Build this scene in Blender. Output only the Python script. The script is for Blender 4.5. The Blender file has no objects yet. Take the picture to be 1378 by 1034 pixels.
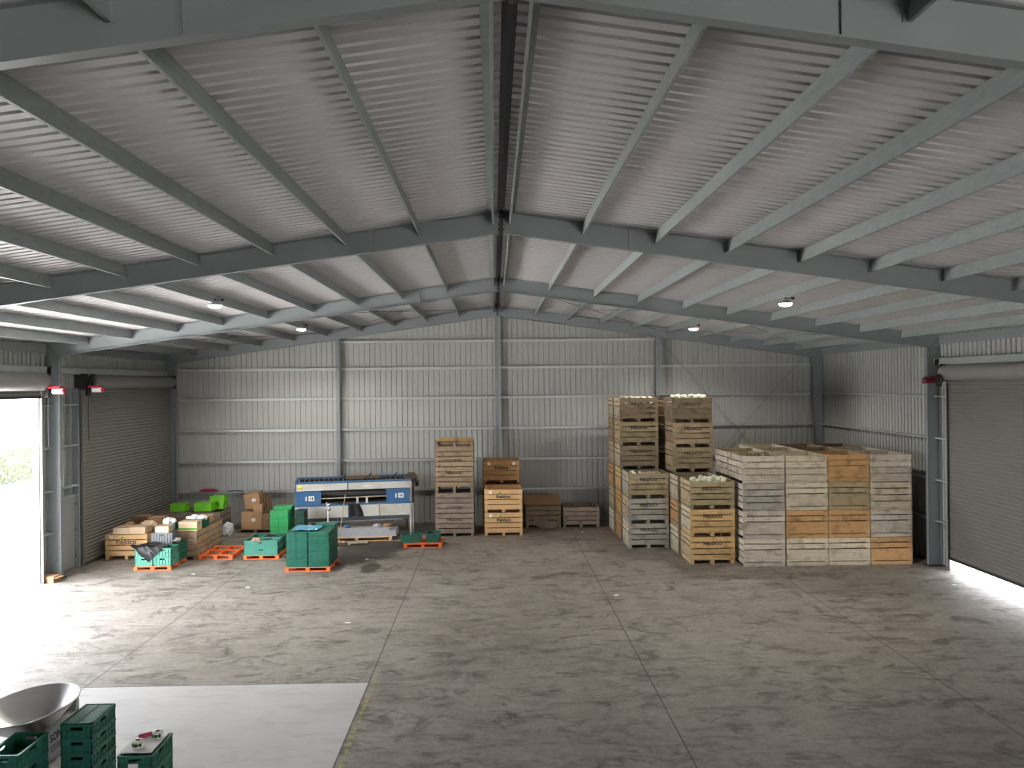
import bpy, bmesh, math, random
from mathutils import Vector, Matrix, noise
R = math.radians
C = bpy.context.scene.collection
sc = bpy.context.scene
random.seed(7)

# ---------------------------------------------------------------- camera
yaw, pit, rol, FPX = R(1.255), R(0.004), R(-0.584), 1115.2
r0 = Vector((math.cos(yaw), -math.sin(yaw), 0))
f0 = Vector((math.sin(yaw)*math.cos(pit), math.cos(yaw)*math.cos(pit), math.sin(pit)))
u0 = r0.cross(f0)
cr, sr = math.cos(rol), math.sin(rol)
rv = r0*cr + u0*sr
uv = u0*cr - r0*sr
cam_d = bpy.data.cameras.new('camera')
cam = bpy.data.objects.new('camera', cam_d); C.objects.link(cam)
m = Matrix.Identity(4)
for i in range(3):
    m[i][0] = rv[i]; m[i][1] = uv[i]; m[i][2] = -f0[i]
m[2][3] = 4.9
cam.matrix_world = m
cam_d.sensor_width = 36; cam_d.lens = FPX/1378*36; cam_d.clip_end = 400
sc.camera = cam

# ---------------------------------------------------------------- light and exposure
sc.view_settings.view_transform = 'Standard'
sc.view_settings.look = 'None'
sc.view_settings.gamma = 1
sc.view_settings.use_curve_mapping = False
sc.view_settings.exposure = 3.68
sc.cycles.max_bounces = 10
sc.cycles.diffuse_bounces = 8
sc.cycles.glossy_bounces = 4
w = bpy.data.worlds.new('overcast'); sc.world = w; w.use_nodes = True
bg = w.node_tree.nodes['Background']
bg.inputs[0].default_value = (0.94, 0.975, 1.04, 1); bg.inputs[1].default_value = 1.5

sun_d = bpy.data.lights.new('sun', 'SUN'); sun_d.energy = 11.0; sun_d.angle = R(12); sun_d.color = (1, .985, .96)
sun = bpy.data.objects.new('sun', sun_d); C.objects.link(sun)
sun.rotation_euler = Vector((.08, -.42, .9)).to_track_quat('Z', 'Y').to_euler()   # from behind the camera, high
def portal(name, loc, rot, sx, sy):
    l = bpy.data.lights.new(name, 'AREA'); l.shape = 'RECTANGLE'; l.size = sx; l.size_y = sy
    l.cycles.is_portal = True
    o = bpy.data.objects.new(name, l); C.objects.link(o); o.location = loc; o.rotation_euler = rot
portal('daylight_portal', (-11.9, 17.5, 2.35), (0, -R(90), 0), 4.8, 7.2)
portal('daylight_portal', (7.5, -11.6, 2.1), (R(90), 0, 0), 5.2, 4.4)  # at the added doorway in the unseen end wall
portal('daylight_portal', (12.1, 17.5, 0.2), (0, R(90), 0), 0.5, 7)

# ---------------------------------------------------------------- materials
def srgb(r, g, b):
    f = lambda c: (c/255/12.92) if c/255 <= .04045 else ((c/255+.055)/1.055)**2.4
    return (f(r), f(g), f(b), 1)
MATS = {}
def mat(name, col, rough=.6, metal=0.0, var=0.0, nscale=3.0, nstretch=(1,1,1), island=0.0, objvar=0.0, dirt=None, dirt_amt=0.0, dirt_scale=2.0, bump=0.0, emit=0, spec=.4, alpha=None):
    if name in MATS: return MATS[name]
    m = bpy.data.materials.new(name); m.use_nodes = True
    nt = m.node_tree; N = nt.nodes; L = nt.links; b = N['Principled BSDF']
    b.inputs['Base Color'].default_value = col if len(col) == 4 else (*col, 1)
    b.inputs['Roughness'].default_value = rough; b.inputs['Metallic'].default_value = metal
    b.inputs['Specular IOR Level'].default_value = spec
    if emit:
        b.inputs['Emission Color'].default_value = (1, .97, .9, 1); b.inputs['Emission Strength'].default_value = emit
    if var or island or objvar or dirt_amt or bump:
        tc = N.new('ShaderNodeTexCoord'); mp = N.new('ShaderNodeMapping'); mp.inputs['Scale'].default_value = nstretch
        oi = N.new('ShaderNodeObjectInfo'); ge = N.new('ShaderNodeNewGeometry')
        ad = N.new('ShaderNodeVectorMath'); ad.operation = 'ADD'
        sc_ = N.new('ShaderNodeVectorMath'); sc_.operation = 'SCALE'
        cb = N.new('ShaderNodeCombineXYZ')
        L.new(oi.outputs['Random'], cb.inputs[0]); L.new(ge.outputs['Random Per Island'], cb.inputs[1]); L.new(oi.outputs['Random'], cb.inputs[2])
        L.new(cb.outputs[0], sc_.inputs[0]); sc_.inputs['Scale'].default_value = 37
        L.new(tc.outputs['Object'], ad.inputs[0]); L.new(sc_.outputs[0], ad.inputs[1])
        L.new(ad.outputs[0], mp.inputs[0])
        nz = N.new('ShaderNodeTexNoise'); nz.inputs['Scale'].default_value = nscale; nz.inputs['Detail'].default_value = 5; nz.inputs['Roughness'].default_value = .6
        L.new(mp.outputs[0], nz.inputs['Vector'])
        # value multiplier
        def mth(op, a, b_):
            n = N.new('ShaderNodeMath'); n.operation = op
            for i, v in enumerate((a, b_)):
                if isinstance(v, (int, float)): n.inputs[i].default_value = v
                else: L.new(v, n.inputs[i])
            return n.outputs[0]
        val = mth('ADD', mth('MULTIPLY', mth('SUBTRACT', nz.outputs['Fac'], .5), var*4), 1.0)
        if island: val = mth('MULTIPLY', val, mth('ADD', mth('MULTIPLY', mth('SUBTRACT', ge.outputs['Random Per Island'], .5), 2*island), 1))
        if objvar: val = mth('MULTIPLY', val, mth('ADD', mth('MULTIPLY', mth('SUBTRACT', oi.outputs['Random'], .5), 2*objvar), 1))
        mx = N.new('ShaderNodeMix'); mx.data_type = 'RGBA'; mx.blend_type = 'MULTIPLY'; mx.inputs[0].default_value = 1
        mx.inputs[6].default_value = col if len(col) == 4 else (*col, 1)
        L.new(val, mx.inputs[7])
        out = mx.outputs[2]
        if dirt_amt:
            n2 = N.new('ShaderNodeTexNoise'); n2.inputs['Scale'].default_value = dirt_scale; n2.inputs['Detail'].default_value = 6; n2.inputs['Roughness'].default_value = .65
            L.new(ad.outputs[0], n2.inputs['Vector'])
            rp = N.new('ShaderNodeMapRange'); rp.inputs[1].default_value = .5; rp.inputs[2].default_value = .68; rp.inputs[4].default_value = dirt_amt
            L.new(n2.outputs['Fac'], rp.inputs[0])
            m2 = N.new('ShaderNodeMix'); m2.data_type = 'RGBA'; L.new(rp.outputs[0], m2.inputs[0]); L.new(out, m2.inputs[6]); m2.inputs[7].default_value = (*dirt, 1)
            out = m2.outputs[2]
        L.new(out, b.inputs['Base Color'])
        if bump:
            bp = N.new('ShaderNodeBump'); bp.inputs['Strength'].default_value = bump; bp.inputs['Distance'].default_value = .01
            L.new(nz.outputs['Fac'], bp.inputs['Height']); L.new(bp.outputs[0], b.inputs['Normal'])
    MATS[name] = m
    return m

M_roof = mat('roof_sheet', (.475, .46, .475), .55, var=.04, nscale=.6)
M_wall = mat('wall_sheet', (.37, .37, .35), .5, var=.04, nscale=.5)
M_galv = mat('galvanised_steel', (.29, .32, .32), .5, metal=.2, var=.13, nscale=5, nstretch=(1, 1, 3), objvar=.08)
M_girt = mat('galvanised_girt', (.46, .48, .465), .4, metal=.2, var=.06, nscale=5)
M_lint = mat('galvanised_lintel', (.36, .385, .38), .45, metal=.3, var=.08, nscale=5)
M_steel = mat('painted_steel', (.205, .225, .235), .45, var=.04, nscale=2)
M_door = mat('roller_curtain', (.165, .157, .145), .5, var=.04, nscale=1.5)
M_doorlt = mat('roller_barrel', (.22, .215, .205), .4, var=.04, nscale=1.5)
M_pdoor = mat('door_leaf', (.25, .26, .25), .5, var=.03)
M_dark = mat('dark_metal', (.03, .03, .032), .5)
M_black = mat('black_plastic', (.012, .012, .014), .35)
M_maroon = mat('motor_maroon', (.12, .01, .02), .4)
M_red = mat('motor_red', (.45, .02, .05), .35)
M_white = mat('white_plastic', (.75, .75, .74), .35)
M_silver = mat('aluminium', (.55, .56, .57), .35, metal=.6, var=.08, nscale=6)
M_stain = mat('stainless', (.70, .69, .68), .33, metal=1.0, var=.05, nscale=3, nstretch=(1, 1, 8))
M_orange = mat('orange_paint', (.85, .16, .035), .6, var=.12, nscale=6, island=.12, dirt=(.2, .07, .03), dirt_amt=.35)
M_green = mat('crate_green', (.026, .155, .105), .42, var=.08, nscale=5, island=.08, objvar=.12)
M_teal = mat('crate_teal', (.09, .33, .245), .42, var=.08, nscale=5, objvar=.1)
M_greenb = mat('crate_bright_green', (.035, .42, .12), .4, var=.06, nscale=5, objvar=.08)
M_greend = mat('crate_dark_green', (.012, .07, .045), .45, var=.08, nscale=5, objvar=.1)
M_lime = mat('crate_lime', (.19, .60, .02), .4, var=.05)
M_grey = mat('crate_grey', (.16, .17, .18), .5, var=.05)
M_card = mat('cardboard', (.42, .25, .13), .8, var=.08, nscale=4, objvar=.12)
M_cardl = mat('pale_carton', (.68, .50, .33), .8, var=.06, nscale=4, objvar=.1)
M_cardd = mat('brown_carton', (.26, .16, .09), .8, var=.08, nscale=4)
M_label = mat('paper_label', (.8, .8, .78), .7)
M_ink = mat('ink', (.035, .03, .028), .8)
M_inkf = mat('faded_ink', (.075, .055, .04), .85)
M_leaf = mat('leaf_green', (.10, .38, .03), .7)
M_blue = mat('machine_blue', (.035, .125, .27), .45, var=.12, nscale=4, dirt=(.16, .17, .16), dirt_amt=.4, dirt_scale=3)
M_cream = mat('machine_cream', (.54, .53, .48), .5, var=.08, nscale=2, dirt=(.36, .27, .15), dirt_amt=.55, dirt_scale=1.3)
M_yellow = mat('yellow_sticker', (.75, .68, .06), .5)
M_rust = mat('rusty_frame', (.13, .085, .05), .7, var=.2, nscale=6)
M_film = mat('plastic_film', (.62, .64, .66), .25, spec=.6)
M_bluefilm = mat('blue_film', (.12, .42, .62), .25, spec=.6)
M_blackfilm = mat('black_film', (.008, .008, .01), .3, spec=.5)
M_whitefilm = mat('white_bag', (.82, .83, .84), .4)
M_pale = mat('pale_vegetable', (.60, .62, .50), .5, var=.1, nscale=4, objvar=.15)
M_greens = mat('green_stalks', (.16, .19, .05), .7, var=.3, nscale=8)
M_pinkred = mat('red_plastic', (.42, .03, .09), .5)
M_hedge = mat('hedge_leaves', (.05, .06, .035), .8, var=.25, nscale=4)
M_grnd = mat('yard_concrete', (.42, .41, .39), .85, var=.05, nscale=1)
M_lamp = mat('lamp_glow', (1, 1, 1), .5, emit=4.0)
M_cable = mat('black_cable', (.01, .01, .01), .5)
# timber
def wood(name, col, **k):
    a = dict(var=.30, nscale=2.2, nstretch=(1, 1, 20), island=.24, objvar=.10, dirt=(col[0]*.35, col[1]*.33, col[2]*.33), dirt_amt=.7, dirt_scale=3.2, bump=.25)
    a.update(k)
    return mat(name, col, .8, spec=.2, **a)
W_brown = wood('timber_brown', (.27, .195, .125))
W_umber = wood('timber_umber', (.21, .165, .105))
W_olive = wood('timber_olive', (.27, .215, .125))
W_honey = wood('timber_honey', (.46, .30, .13))
W_tan = wood('timber_tan', (.36, .27, .17))
W_pine = wood('timber_new_pine', (.62, .39, .19), dirt_amt=.12, var=.1, island=.1)
W_pined = wood('timber_aged_pine', (.38, .22, .10), dirt_amt=.3)
W_grey = wood('timber_grey', (.29, .265, .225))
W_white = wood('timber_whitewash', (.41, .365, .30), dirt=(.16, .12, .08))
W_orange = wood('timber_orange_ply', (.40, .235, .105), island=.08)
W_fresh = wood('timber_pale', (.41, .36, .265), dirt=(.18, .13, .08))
W_mauve = wood('timber_mauve', (.235, .18, .14))

# concrete floor
def floor_mat():
    m = bpy.data.materials.new('concrete_floor'); m.use_nodes = True
    nt = m.node_tree; N = nt.nodes; L = nt.links; b = N['Principled BSDF']
    tc = N.new('ShaderNodeTexCoord'); P = tc.outputs['Object']
    def mth(op, a, b_=0.0, cl=False):
        n = N.new('ShaderNodeMath'); n.operation = op; n.use_clamp = cl
        for i, v in enumerate((a, b_)):
            if isinstance(v, (int, float)): n.inputs[i].default_value = v
            else: L.new(v, n.inputs[i])
        return n.outputs[0]
    def nz(s, d=6, r=.6, st=(1, 1, 1), dist=0, off=(0, 0, 0)):
        mp = N.new('ShaderNodeMapping'); mp.inputs['Scale'].default_value = st; mp.inputs['Location'].default_value = off; L.new(P, mp.inputs[0])
        n = N.new('ShaderNodeTexNoise'); n.inputs['Scale'].default_value = s; n.inputs['Detail'].default_value = d; n.inputs['Roughness'].default_value = r; n.inputs['Distortion'].default_value = dist
        L.new(mp.outputs[0], n.inputs['Vector']); return n.outputs['Fac']
    def rng(v, a, b_, c=0.0, d=1.0):
        n = N.new('ShaderNodeMapRange'); n.inputs[1].default_value = a; n.inputs[2].default_value = b_; n.inputs[3].default_value = c; n.inputs[4].default_value = d
        L.new(v, n.inputs[0]); return n.outputs[0]
    def mix(f, a, b_, bt='MIX'):
        n = N.new('ShaderNodeMix'); n.data_type = 'RGBA'; n.blend_type = bt
        for i, v in ((0, f), (6, a), (7, b_)):
            if isinstance(v, (int, float)): n.inputs[i].default_value = v
            elif isinstance(v, tuple): n.inputs[i].default_value = (*v, 1)
            else: L.new(v, n.inputs[i])
        return n.outputs[2]
    sx = N.new('ShaderNodeSeparateXYZ'); L.new(P, sx.inputs[0]); X, Y = sx.outputs[0], sx.outputs[1]
    big = nz(.35, 5, .6, dist=.6); med = nz(1.6, 7, .68, (1, 1.25, 1), .8); fine = nz(9, 5, .7); strk = nz(2.1, 7, .72, (.6, 1.7, 1), .8, (7, 3, 0))
    col = mix(rng(big, .3, .7), (.185, .16, .133), (.295, .268, .235))
    col = mix(rng(med, .38, .66), col, mix(.55, col, (.39, .355, .315)))
    col = mix(rng(strk, .50, .68, 0, .75), col, (.085, .072, .06))
    dk = nz(1.3, 8, .75, (1, 1.3, 1), .9, (31, 9, 0))
    col = mix(rng(dk, .52, .64, 0, .8), col, (.07, .06, .05))
    col = mix(1.0, col, mix(0.0, (1, 1, 1), (1, 1, 1)), 'MULTIPLY')
    fm = N.new('ShaderNodeMapRange'); fm.inputs[1].default_value = .3; fm.inputs[2].default_value = .7; fm.inputs[3].default_value = .82; fm.inputs[4].default_value = 1.18; L.new(fine, fm.inputs[0])
    col = mix(1.0, col, fm.outputs[0], 'MULTIPLY')
    # oil stains in front of the blue machine
    def blob(cx, cy, rx, ry, n_):
        d = mth('ADD', mth('POWER', mth('DIVIDE', mth('SUBTRACT', X, cx), rx), 2.0), mth('POWER', mth('DIVIDE', mth('SUBTRACT', Y, cy), ry), 2.0))
        d = mth('ADD', d, mth('MULTIPLY', mth('SUBTRACT', n_, .5), 5.0))
        return rng(d, 2.3, 1.0, 0, .88)
    for a in ((-3.9, 24.2, .75, 1.1), (-3.4, 25.6, 1.3, .45), (-3.35, 22.4, .2, .5), (-4.4, 23.3, .8, .5), (-3.2, 25.0, .5, .5)):
        col = mix(blob(*a, med), col, (.045, .037, .027))
    # paler, newer slab beside the loading doors
    mk = mth('MULTIPLY', mth('LESS_THAN', X, -2.11), mth('LESS_THAN', Y, 13.72))
    pale = mix(rng(big, .3, .7), (.50, .49, .48), (.60, .59, .585))
    pale = mix(rng(strk, .50, .70, 0, .6), pale, (.38, .37, .36))
    col = mix(mk, col, pale)
    # saw cuts
    def line(v, c, wd): return mth('LESS_THAN', mth('ABSOLUTE', mth('SUBTRACT', v, c)), wd)
    cut = line(X, -2.11, .011)
    cut = mth('MAXIMUM', cut, line(X, 2.53, .011)); cut = mth('MAXIMUM', cut, line(X, -6.75, .011)); cut = mth('MAXIMUM', cut, line(X, 7.2, .011))
    cut = mth('MAXIMUM', cut, mth('MULTIPLY', line(Y, 13.72, .012), mth('LESS_THAN', X, -2.11)))
    cut = mth('MAXIMUM', cut, line(Y, 21.9, .008))
    col = mix(mth('MULTIPLY', cut, .8), col, (.05, .045, .04))
    # faded yellow paint beside the joint
    yl = mth('MULTIPLY', mth('MULTIPLY', line(X, -2.03, .03), mth('LESS_THAN', Y, 13.9)), rng(fine, .45, .55, 0, .6))
    col = mix(yl, col, (.45, .40, .10))
    L.new(col, b.inputs['Base Color'])
    rg = N.new('ShaderNodeMapRange'); rg.inputs[1].default_value = .3; rg.inputs[2].default_value = .7; rg.inputs[3].default_value = .50; rg.inputs[4].default_value = .72; L.new(med, rg.inputs[0])
    L.new(rg.outputs[0], b.inputs['Roughness']); b.inputs['Specular IOR Level'].default_value = .35
    return m
M_floor = floor_mat()

# ---------------------------------------------------------------- mesh helpers
class MB:
    def __init__(s): s.v = []; s.f = []; s.mi = []; s.sm = []
    def add(s, vs, fs, mi=0, mt=None, smooth=False):
        o = len(s.v)
        for p in vs:
            p = Vector(p)
            s.v.append(mt @ p if mt else p)
        for f in fs:
            s.f.append([o+i for i in f]); s.mi.append(mi); s.sm.append(smooth)
        return s
    def box(s, x0, x1, y0, y1, z0, z1, mi=0, mt=None):
        vs = [(x0, y0, z0), (x1, y0, z0), (x1, y1, z0), (x0, y1, z0), (x0, y0, z1), (x1, y0, z1), (x1, y1, z1), (x0, y1, z1)]
        return s.add(vs, [(0, 3, 2, 1), (4, 5, 6, 7), (0, 1, 5, 4), (1, 2, 6, 5), (2, 3, 7, 6), (3, 0, 4, 7)], mi, mt)
    def prism(s, poly, axis, a, b, mi=0, mt=None):   # poly 2-D extruded along axis
        n = len(poly)
        def P(p, t): return {'x': (t, p[0], p[1]), 'y': (p[0], t, p[1]), 'z': (p[0], p[1], t)}[axis]
        vs = [P(p, a) for p in poly] + [P(p, b) for p in poly]
        fs = [list(range(n))[::-1], list(range(n, 2*n))] + [(i, (i+1) % n, n+(i+1) % n, n+i) for i in range(n)]
        return s.add(vs, fs, mi, mt)
    def tube(s, pts, r, n=8, mi=0, cap=True, mt=None):
        pts = [Vector(p) for p in pts]; rs = r if isinstance(r, (list, tuple)) else [r]*len(pts)
        vs = []; fs = []
        for i, p in enumerate(pts):
            d = (pts[min(i+1, len(pts)-1)]-pts[max(i-1, 0)]).normalized()
            u = d.cross(Vector((0, 0, 1)))
            if u.length < .05: u = d.cross(Vector((1, 0, 0)))
            u.normalize(); v = d.cross(u)
            for k in range(n):
                a = 2*math.pi*k/n; vs.append(p+(u*math.cos(a)+v*math.sin(a))*rs[i])
        for i in range(len(pts)-1):
            for k in range(n): fs.append((i*n+k, i*n+(k+1) % n, (i+1)*n+(k+1) % n, (i+1)*n+k))
        s.add(vs, fs, mi, mt, True)
        if cap:
            s.add(vs[:n], [list(range(n))], mi, mt); s.add(vs[-n:], [list(range(n))[::-1]], mi, mt)
        return s
    def lathe(s, prof, n=24, mi=0, mt=None, smooth=True):  # prof: (r,z)
        vs = []; fs = []
        for (r, z) in prof:
            for k in range(n):
                a = 2*math.pi*k/n; vs.append((r*math.cos(a), r*math.sin(a), z))
        for i in range(len(prof)-1):
            for k in range(n): fs.append((i*n+k, i*n+(k+1) % n, (i+1)*n+(k+1) % n, (i+1)*n+k))
        return s.add(vs, fs, mi, mt, smooth)
    def mesh(s, name, mats):
        me = bpy.data.meshes.new(name); me.from_pydata([tuple(p) for p in s.v], [], s.f)
        for x in (mats if isinstance(mats, (list, tuple)) else [mats]): me.materials.append(x)
        me.polygons.foreach_set('material_index', s.mi); me.polygons.foreach_set('use_smooth', s.sm)
        bm = bmesh.new(); bm.from_mesh(me); bmesh.ops.recalc_face_normals(bm, faces=bm.faces); bm.to_mesh(me); bm.free()
        me.update(); return me
    def build(s, name, mats, parent=None, loc=None, rot=None):
        return link(name, s.mesh(name, mats), parent, loc, rot)
def link(name, me, parent=None, loc=None, rot=None, mt=None):
    o = bpy.data.objects.new(name, me); C.objects.link(o)
    if parent: o.parent = parent
    if loc is not None: o.location = loc
    if rot is not None: o.rotation_euler = rot
    if mt is not None and me.materials:
        o.material_slots[0].link = 'OBJECT'; o.material_slots[0].material = mt
    return o
def tag(o, label=None, cat=None, group=None, kind=None):
    if label: o['label'] = label
    if cat: o['category'] = cat
    if group: o['group'] = group
    if kind: o['kind'] = kind
    return o
def empty(name, loc, rz=0, rot=None):
    o = bpy.data.objects.new(name, None); C.objects.link(o); o.location = loc; o.rotation_euler = rot or (0, 0, rz); o.empty_display_size = .1
    return o
def struct(o): o['kind'] = 'structure'; return o
TX = {}
def text_mesh(s, size, mt, ext=.002, bold=0.0, sx=1.0):
    k = (s, size, mt.name, bold, sx)
    if k in TX: return TX[k]
    cu = bpy.data.curves.new('t', 'FONT'); cu.body = s; cu.size = size; cu.extrude = ext; cu.align_x = 'CENTER'; cu.align_y = 'CENTER'; cu.offset = bold
    cu.resolution_u = 3
    o = bpy.data.objects.new('t', cu); C.objects.link(o)
    me = bpy.data.meshes.new_from_object(o.evaluated_get(bpy.context.evaluated_depsgraph_get()))
    me.transform(Matrix.Scale(sx, 4, (1, 0, 0))); me.transform(Matrix.Rotation(R(90), 4, 'X'))
    me.materials.clear(); me.materials.append(mt); me.name = 'lettering'
    bpy.data.objects.remove(o); bpy.data.curves.remove(cu)
    TX[k] = me; return me

# ---------------------------------------------------------------- dimensions
XC = .145; XL, XR = -11.18, 11.41; WL, WR = -11.56, 11.79
SL = .1392
FY = [-11.1, -3.04, 5.16, 13.34, 21.635, 29.42]
YB = 29.66; YF = -11.3
def under(x): return 7.325 - SL*abs(x-XC)
def sheet(x): return 7.705 - SL*abs(x-XC)

# ---------------------------------------------------------------- floor, ground
struct(MB().box(WL-.05, WR+.05, YF, YB+.05, -.2, 0).build('floor', M_floor))
struct(MB().box(-70, 70, -60, 90, -.35, -.2).box(-70, WL-.05, -60, 90, -.2, -.02).box(WR+.05, 70, -60, 90, -.2, -.02).box(WL-.05, WR+.05, YB+.05, 90, -.2, -.02).box(WL-.05, WR+.05, -60, YF, -.2, -.02).build('ground', M_grnd))

# ---------------------------------------------------------------- corrugated sheets
PER = .19
def profile(a, b, depth=.04):
    """list of (t, h): pan at h=0, rib hollow at h=depth"""
    out = []; t = a
    while t < b:
        for dt, h in ((0, 0), (.124, 0), (.133, depth), (.181, depth)):
            if t+dt < b: out.append((t+dt, h))
        t += PER
    out.append((b, 0)); return out
def roof(side):
    xs = (XC+side*.06, XC+side*6.0, (WL-.25 if side < 0 else WR+.25))
    pr = profile(YF-.1, YB+.15); vs = []; fs = []
    for x in xs:
        for t, h in pr: vs.append((x, t, sheet(x)+h))
    n = len(pr)
    for i in range(len(xs)-1):
        for k in range(n-1): fs.append((i*n+k, i*n+k+1, (i+1)*n+k+1, (i+1)*n+k))
    return MB().add(vs, fs)
struct(roof(-1).build('ceiling', M_roof)); struct(roof(1).build('ceiling', M_roof))
rc = MB()
for s in (-1, 1):
    rc.add([(XC, YF-.1, 7.765), (XC, YB+.1, 7.765), (XC+s*.3, YB+.1, sheet(XC+.3)+.041), (XC+s*.3, YF-.1, sheet(XC+.3)+.041)], [(0, 1, 2, 3)])
struct(rc.build('ceiling_ridge_cap', mat('ridge_cap', (.018, .018, .02), .8)))

def wall_x(y, zb, ztf, xa, xb, sgn=1):    # wall in the XZ plane, rib hollows away from the hall
    pr = profile(xa, xb, .028*sgn); vs = []; fs = []
    for t, h in pr:
        vs.append((t, y+h, zb)); vs.append((t, y+h, ztf(t)))
    for k in range(len(pr)-1): fs.append((2*k, 2*k+2, 2*k+3, 2*k+1))
    return vs, fs
def wall_y(x, zb, zt, ya, yb, sgn):
    pr = profile(ya, yb, .034*sgn); vs = []; fs = []
    for t, h in pr:
        vs.append((x+h, t, zb)); vs.append((x+h, t, zt))
    for k in range(len(pr)-1): fs.append((2*k, 2*k+2, 2*k+3, 2*k+1))
    return vs, fs
def wtop(x): return sheet(x)+.06
b = MB()
# split at the ridge so the gable line is straight
b.add(*wall_x(YB, 0, wtop, WL-.02, XC)); b.add(*wall_x(YB, 0, wtop, XC, WR+.02))
struct(b.build('wall_back', M_wall))
b = MB(); D_REAR_ADDED = (5.0, 10.0, 4.2)   # unseen doorway added behind the camera so daylight reaches the near roof beams

b.add(*wall_x(YF, 0, wtop, WL-.02, XC, -1)); b.add(*wall_x(YF, 0, wtop, XC, D_REAR_ADDED[0], -1)); b.add(*wall_x(YF, 0, wtop, D_REAR_ADDED[1], WR+.02, -1)); b.add(*wall_x(YF, D_REAR_ADDED[2], wtop, D_REAR_ADDED[0], D_REAR_ADDED[1], -1))
struct(b.build('wall_front', M_wall))
ZTL = sheet(WL)+.035; ZTR = sheet(WR)+.035
DL = [(6.0, 12.7), (14.15, 21.05), (23.12, 29.25)]; DRR = [(14.1, 20.93)]
ZD = 4.72
def side_wall(name, x, sgn, doors, zt):
    b = MB(); y = YF
    for a, c, zo in doors:
        b.add(*wall_y(x, 0, zt, y, a, sgn)); b.add(*wall_y(x, zo, zt, a, c, sgn)); y = c
    b.add(*wall_y(x, 0, zt, y, YB, sgn))
    struct(b.build(name, M_wall))
side_wall('wall_left', WL, -1, [(*DL[1], ZD)], ZTL); side_wall('wall_right', WR, 1, [(*DRR[0], .36)], ZTR)

# ---------------------------------------------------------------- portal frames
def column(x, sgn, y, top):    # x = inner flange face, sgn = direction of the outer wall
    b = MB(); xo = x+sgn*.36; hw = .055
    b.box(min(x, x+sgn*.014), max(x, x+sgn*.014), y-hw, y+hw, 0.02, top)
    b.box(min(xo, xo-sgn*.014), max(xo, xo-sgn*.014), y-hw, y+hw, 0.02, top+.0)
    b.box(min(x+sgn*.014, xo-sgn*.014), max(x+sgn*.014, xo-sgn*.014), y-.005, y+.005, 0.02, top+.012)
    c = struct(b.build('column', M_steel))
    p = MB().box(min(x-sgn*.06, xo+sgn*.02), max(x-sgn*.06, xo+sgn*.02), y-.14, y+.14, 0, .022)
    for dx in (-.03, .3):
        for dy in (-.1, .1): p.lathe([(0, .05), (.016, .05), (.016, .02)], 6, mt=Matrix.Translation((x+sgn*(dx+.03) - sgn*.02, y+dy, 0)), smooth=False)
    p.build('base_plate', M_dark, c)
    # knee stiffener running from the rafter corner up to the eave
    z0 = top
    k = MB().prism([(x, z0-.02), (x+sgn*.33, z0+.3), (x+sgn*.34, z0+.27), (x+sgn*.012, z0-.05)], 'y', y-hw*.9, y+hw*.9)
    k.build('knee_stiffener', M_steel, c)
def rafter(side, y):
    b = MB(); xi = XC; xo = (XL-.34) if side < 0 else (XR+.34)
    xk = XL if side < 0 else XR
    hw = .055
    b.prism([(xi, under(xi)+.01), (xk, under(xk)+.01), (xo, under(xk)+.02), (xo, under(xo)+.355), (xi, under(xi)+.355)], 'y', y-.005, y+.005)
    for dz, t in ((0, .014), (.346, .014)):
        xe = xk if dz == 0 else xo
        b.prism([(xi, under(xi)+dz), (xe, under(xe)+dz), (xe, under(xe)+dz+t), (xi, under(xi)+dz+t)], 'y', y-hw, y+hw)
    o = struct(b.build('roof_beam', M_steel)); return o
for i, y in enumerate(FY):
    column(XL, -1, y, under(XL)); column(XR, 1, y, under(XR))
    a = rafter(-1, y); c = rafter(1, y)
    # apex end plates bolted together
    z = under(XC)
    MB().box(XC-.026, XC-.001, y-.06, y+.06, z-.03, z+.37).build('end_plate', M_dark, a)
    p = MB().box(XC+.001, XC+.026, y-.06, y+.06, z-.03, z+.37)
    for dz in (.05, .13, .25): p.box(XC+.026, XC+.05, y-.07, y-.05, z+dz, z+dz+.02).box(XC-.05, XC-.026, y-.07, y-.05, z+dz, z+dz+.02)
    p.build('end_plate', M_dark, c)
    if y > 0:
        for s in (-1, 1):
            xx = XC+s*2.05
            MB().prism([(xx, under(xx)+.02), (xx+.008, under(xx)+.02), (xx+.008, under(xx)+.34), (xx, under(xx)+.34)], 'y', y-.03, y).build('splice_plate', M_steel, a if s < 0 else c)

PX = [.15, 1.33, 2.50, 3.66, 4.83, 6.00, 7.17, 8.34, 9.51, 10.62]
def purlin(side, off, ya, yb):
    x = XC+side*off; z = sheet(x)-.004; b = MB(); t = .004; d = .205
    ang = math.atan(SL)*(side)
    mt = Matrix.Translation((x, 0, z)) @ Matrix.Rotation(ang, 4, 'Y')
    s = side
    def bx(x0, x1, z0, z1): b.box(min(x0, x1), max(x0, x1), ya, yb, z0, z1, mt=mt)
    bx(0, s*t, -d, 0); bx(s*t, s*.028, -d, -d+t); bx(s*t, s*.075, -t, 0); bx(s*.024, s*.028, -d+t, -d+.012)
    o = struct(b.build('ceiling_purlin', M_galv))
    c = MB().box(min(-s*.03, s*.003), max(-s*.03, s*.003), yb-.012, yb-.004, -d-.004, -.01, mt=mt)
    c.build('cleat', M_steel, o)
    return o
for i in range(len(FY)-1):
    for s in (-1, 1):
        for off in PX: purlin(s, off, FY[i]+.008, FY[i+1]-.008)
# eave beams
for s, xw in ((-1, WL), (1, WR)):
    x0 = xw-s*.02; x1 = xw-s*.09
    for i in range(len(FY)-1):
        zt = sheet(xw)-.03
        struct(MB().box(min(x0, x1), max(x0, x1), FY[i]+.1, FY[i+1]-.1, zt-.22, zt).build('ceiling_eave_beam', M_steel))

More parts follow.
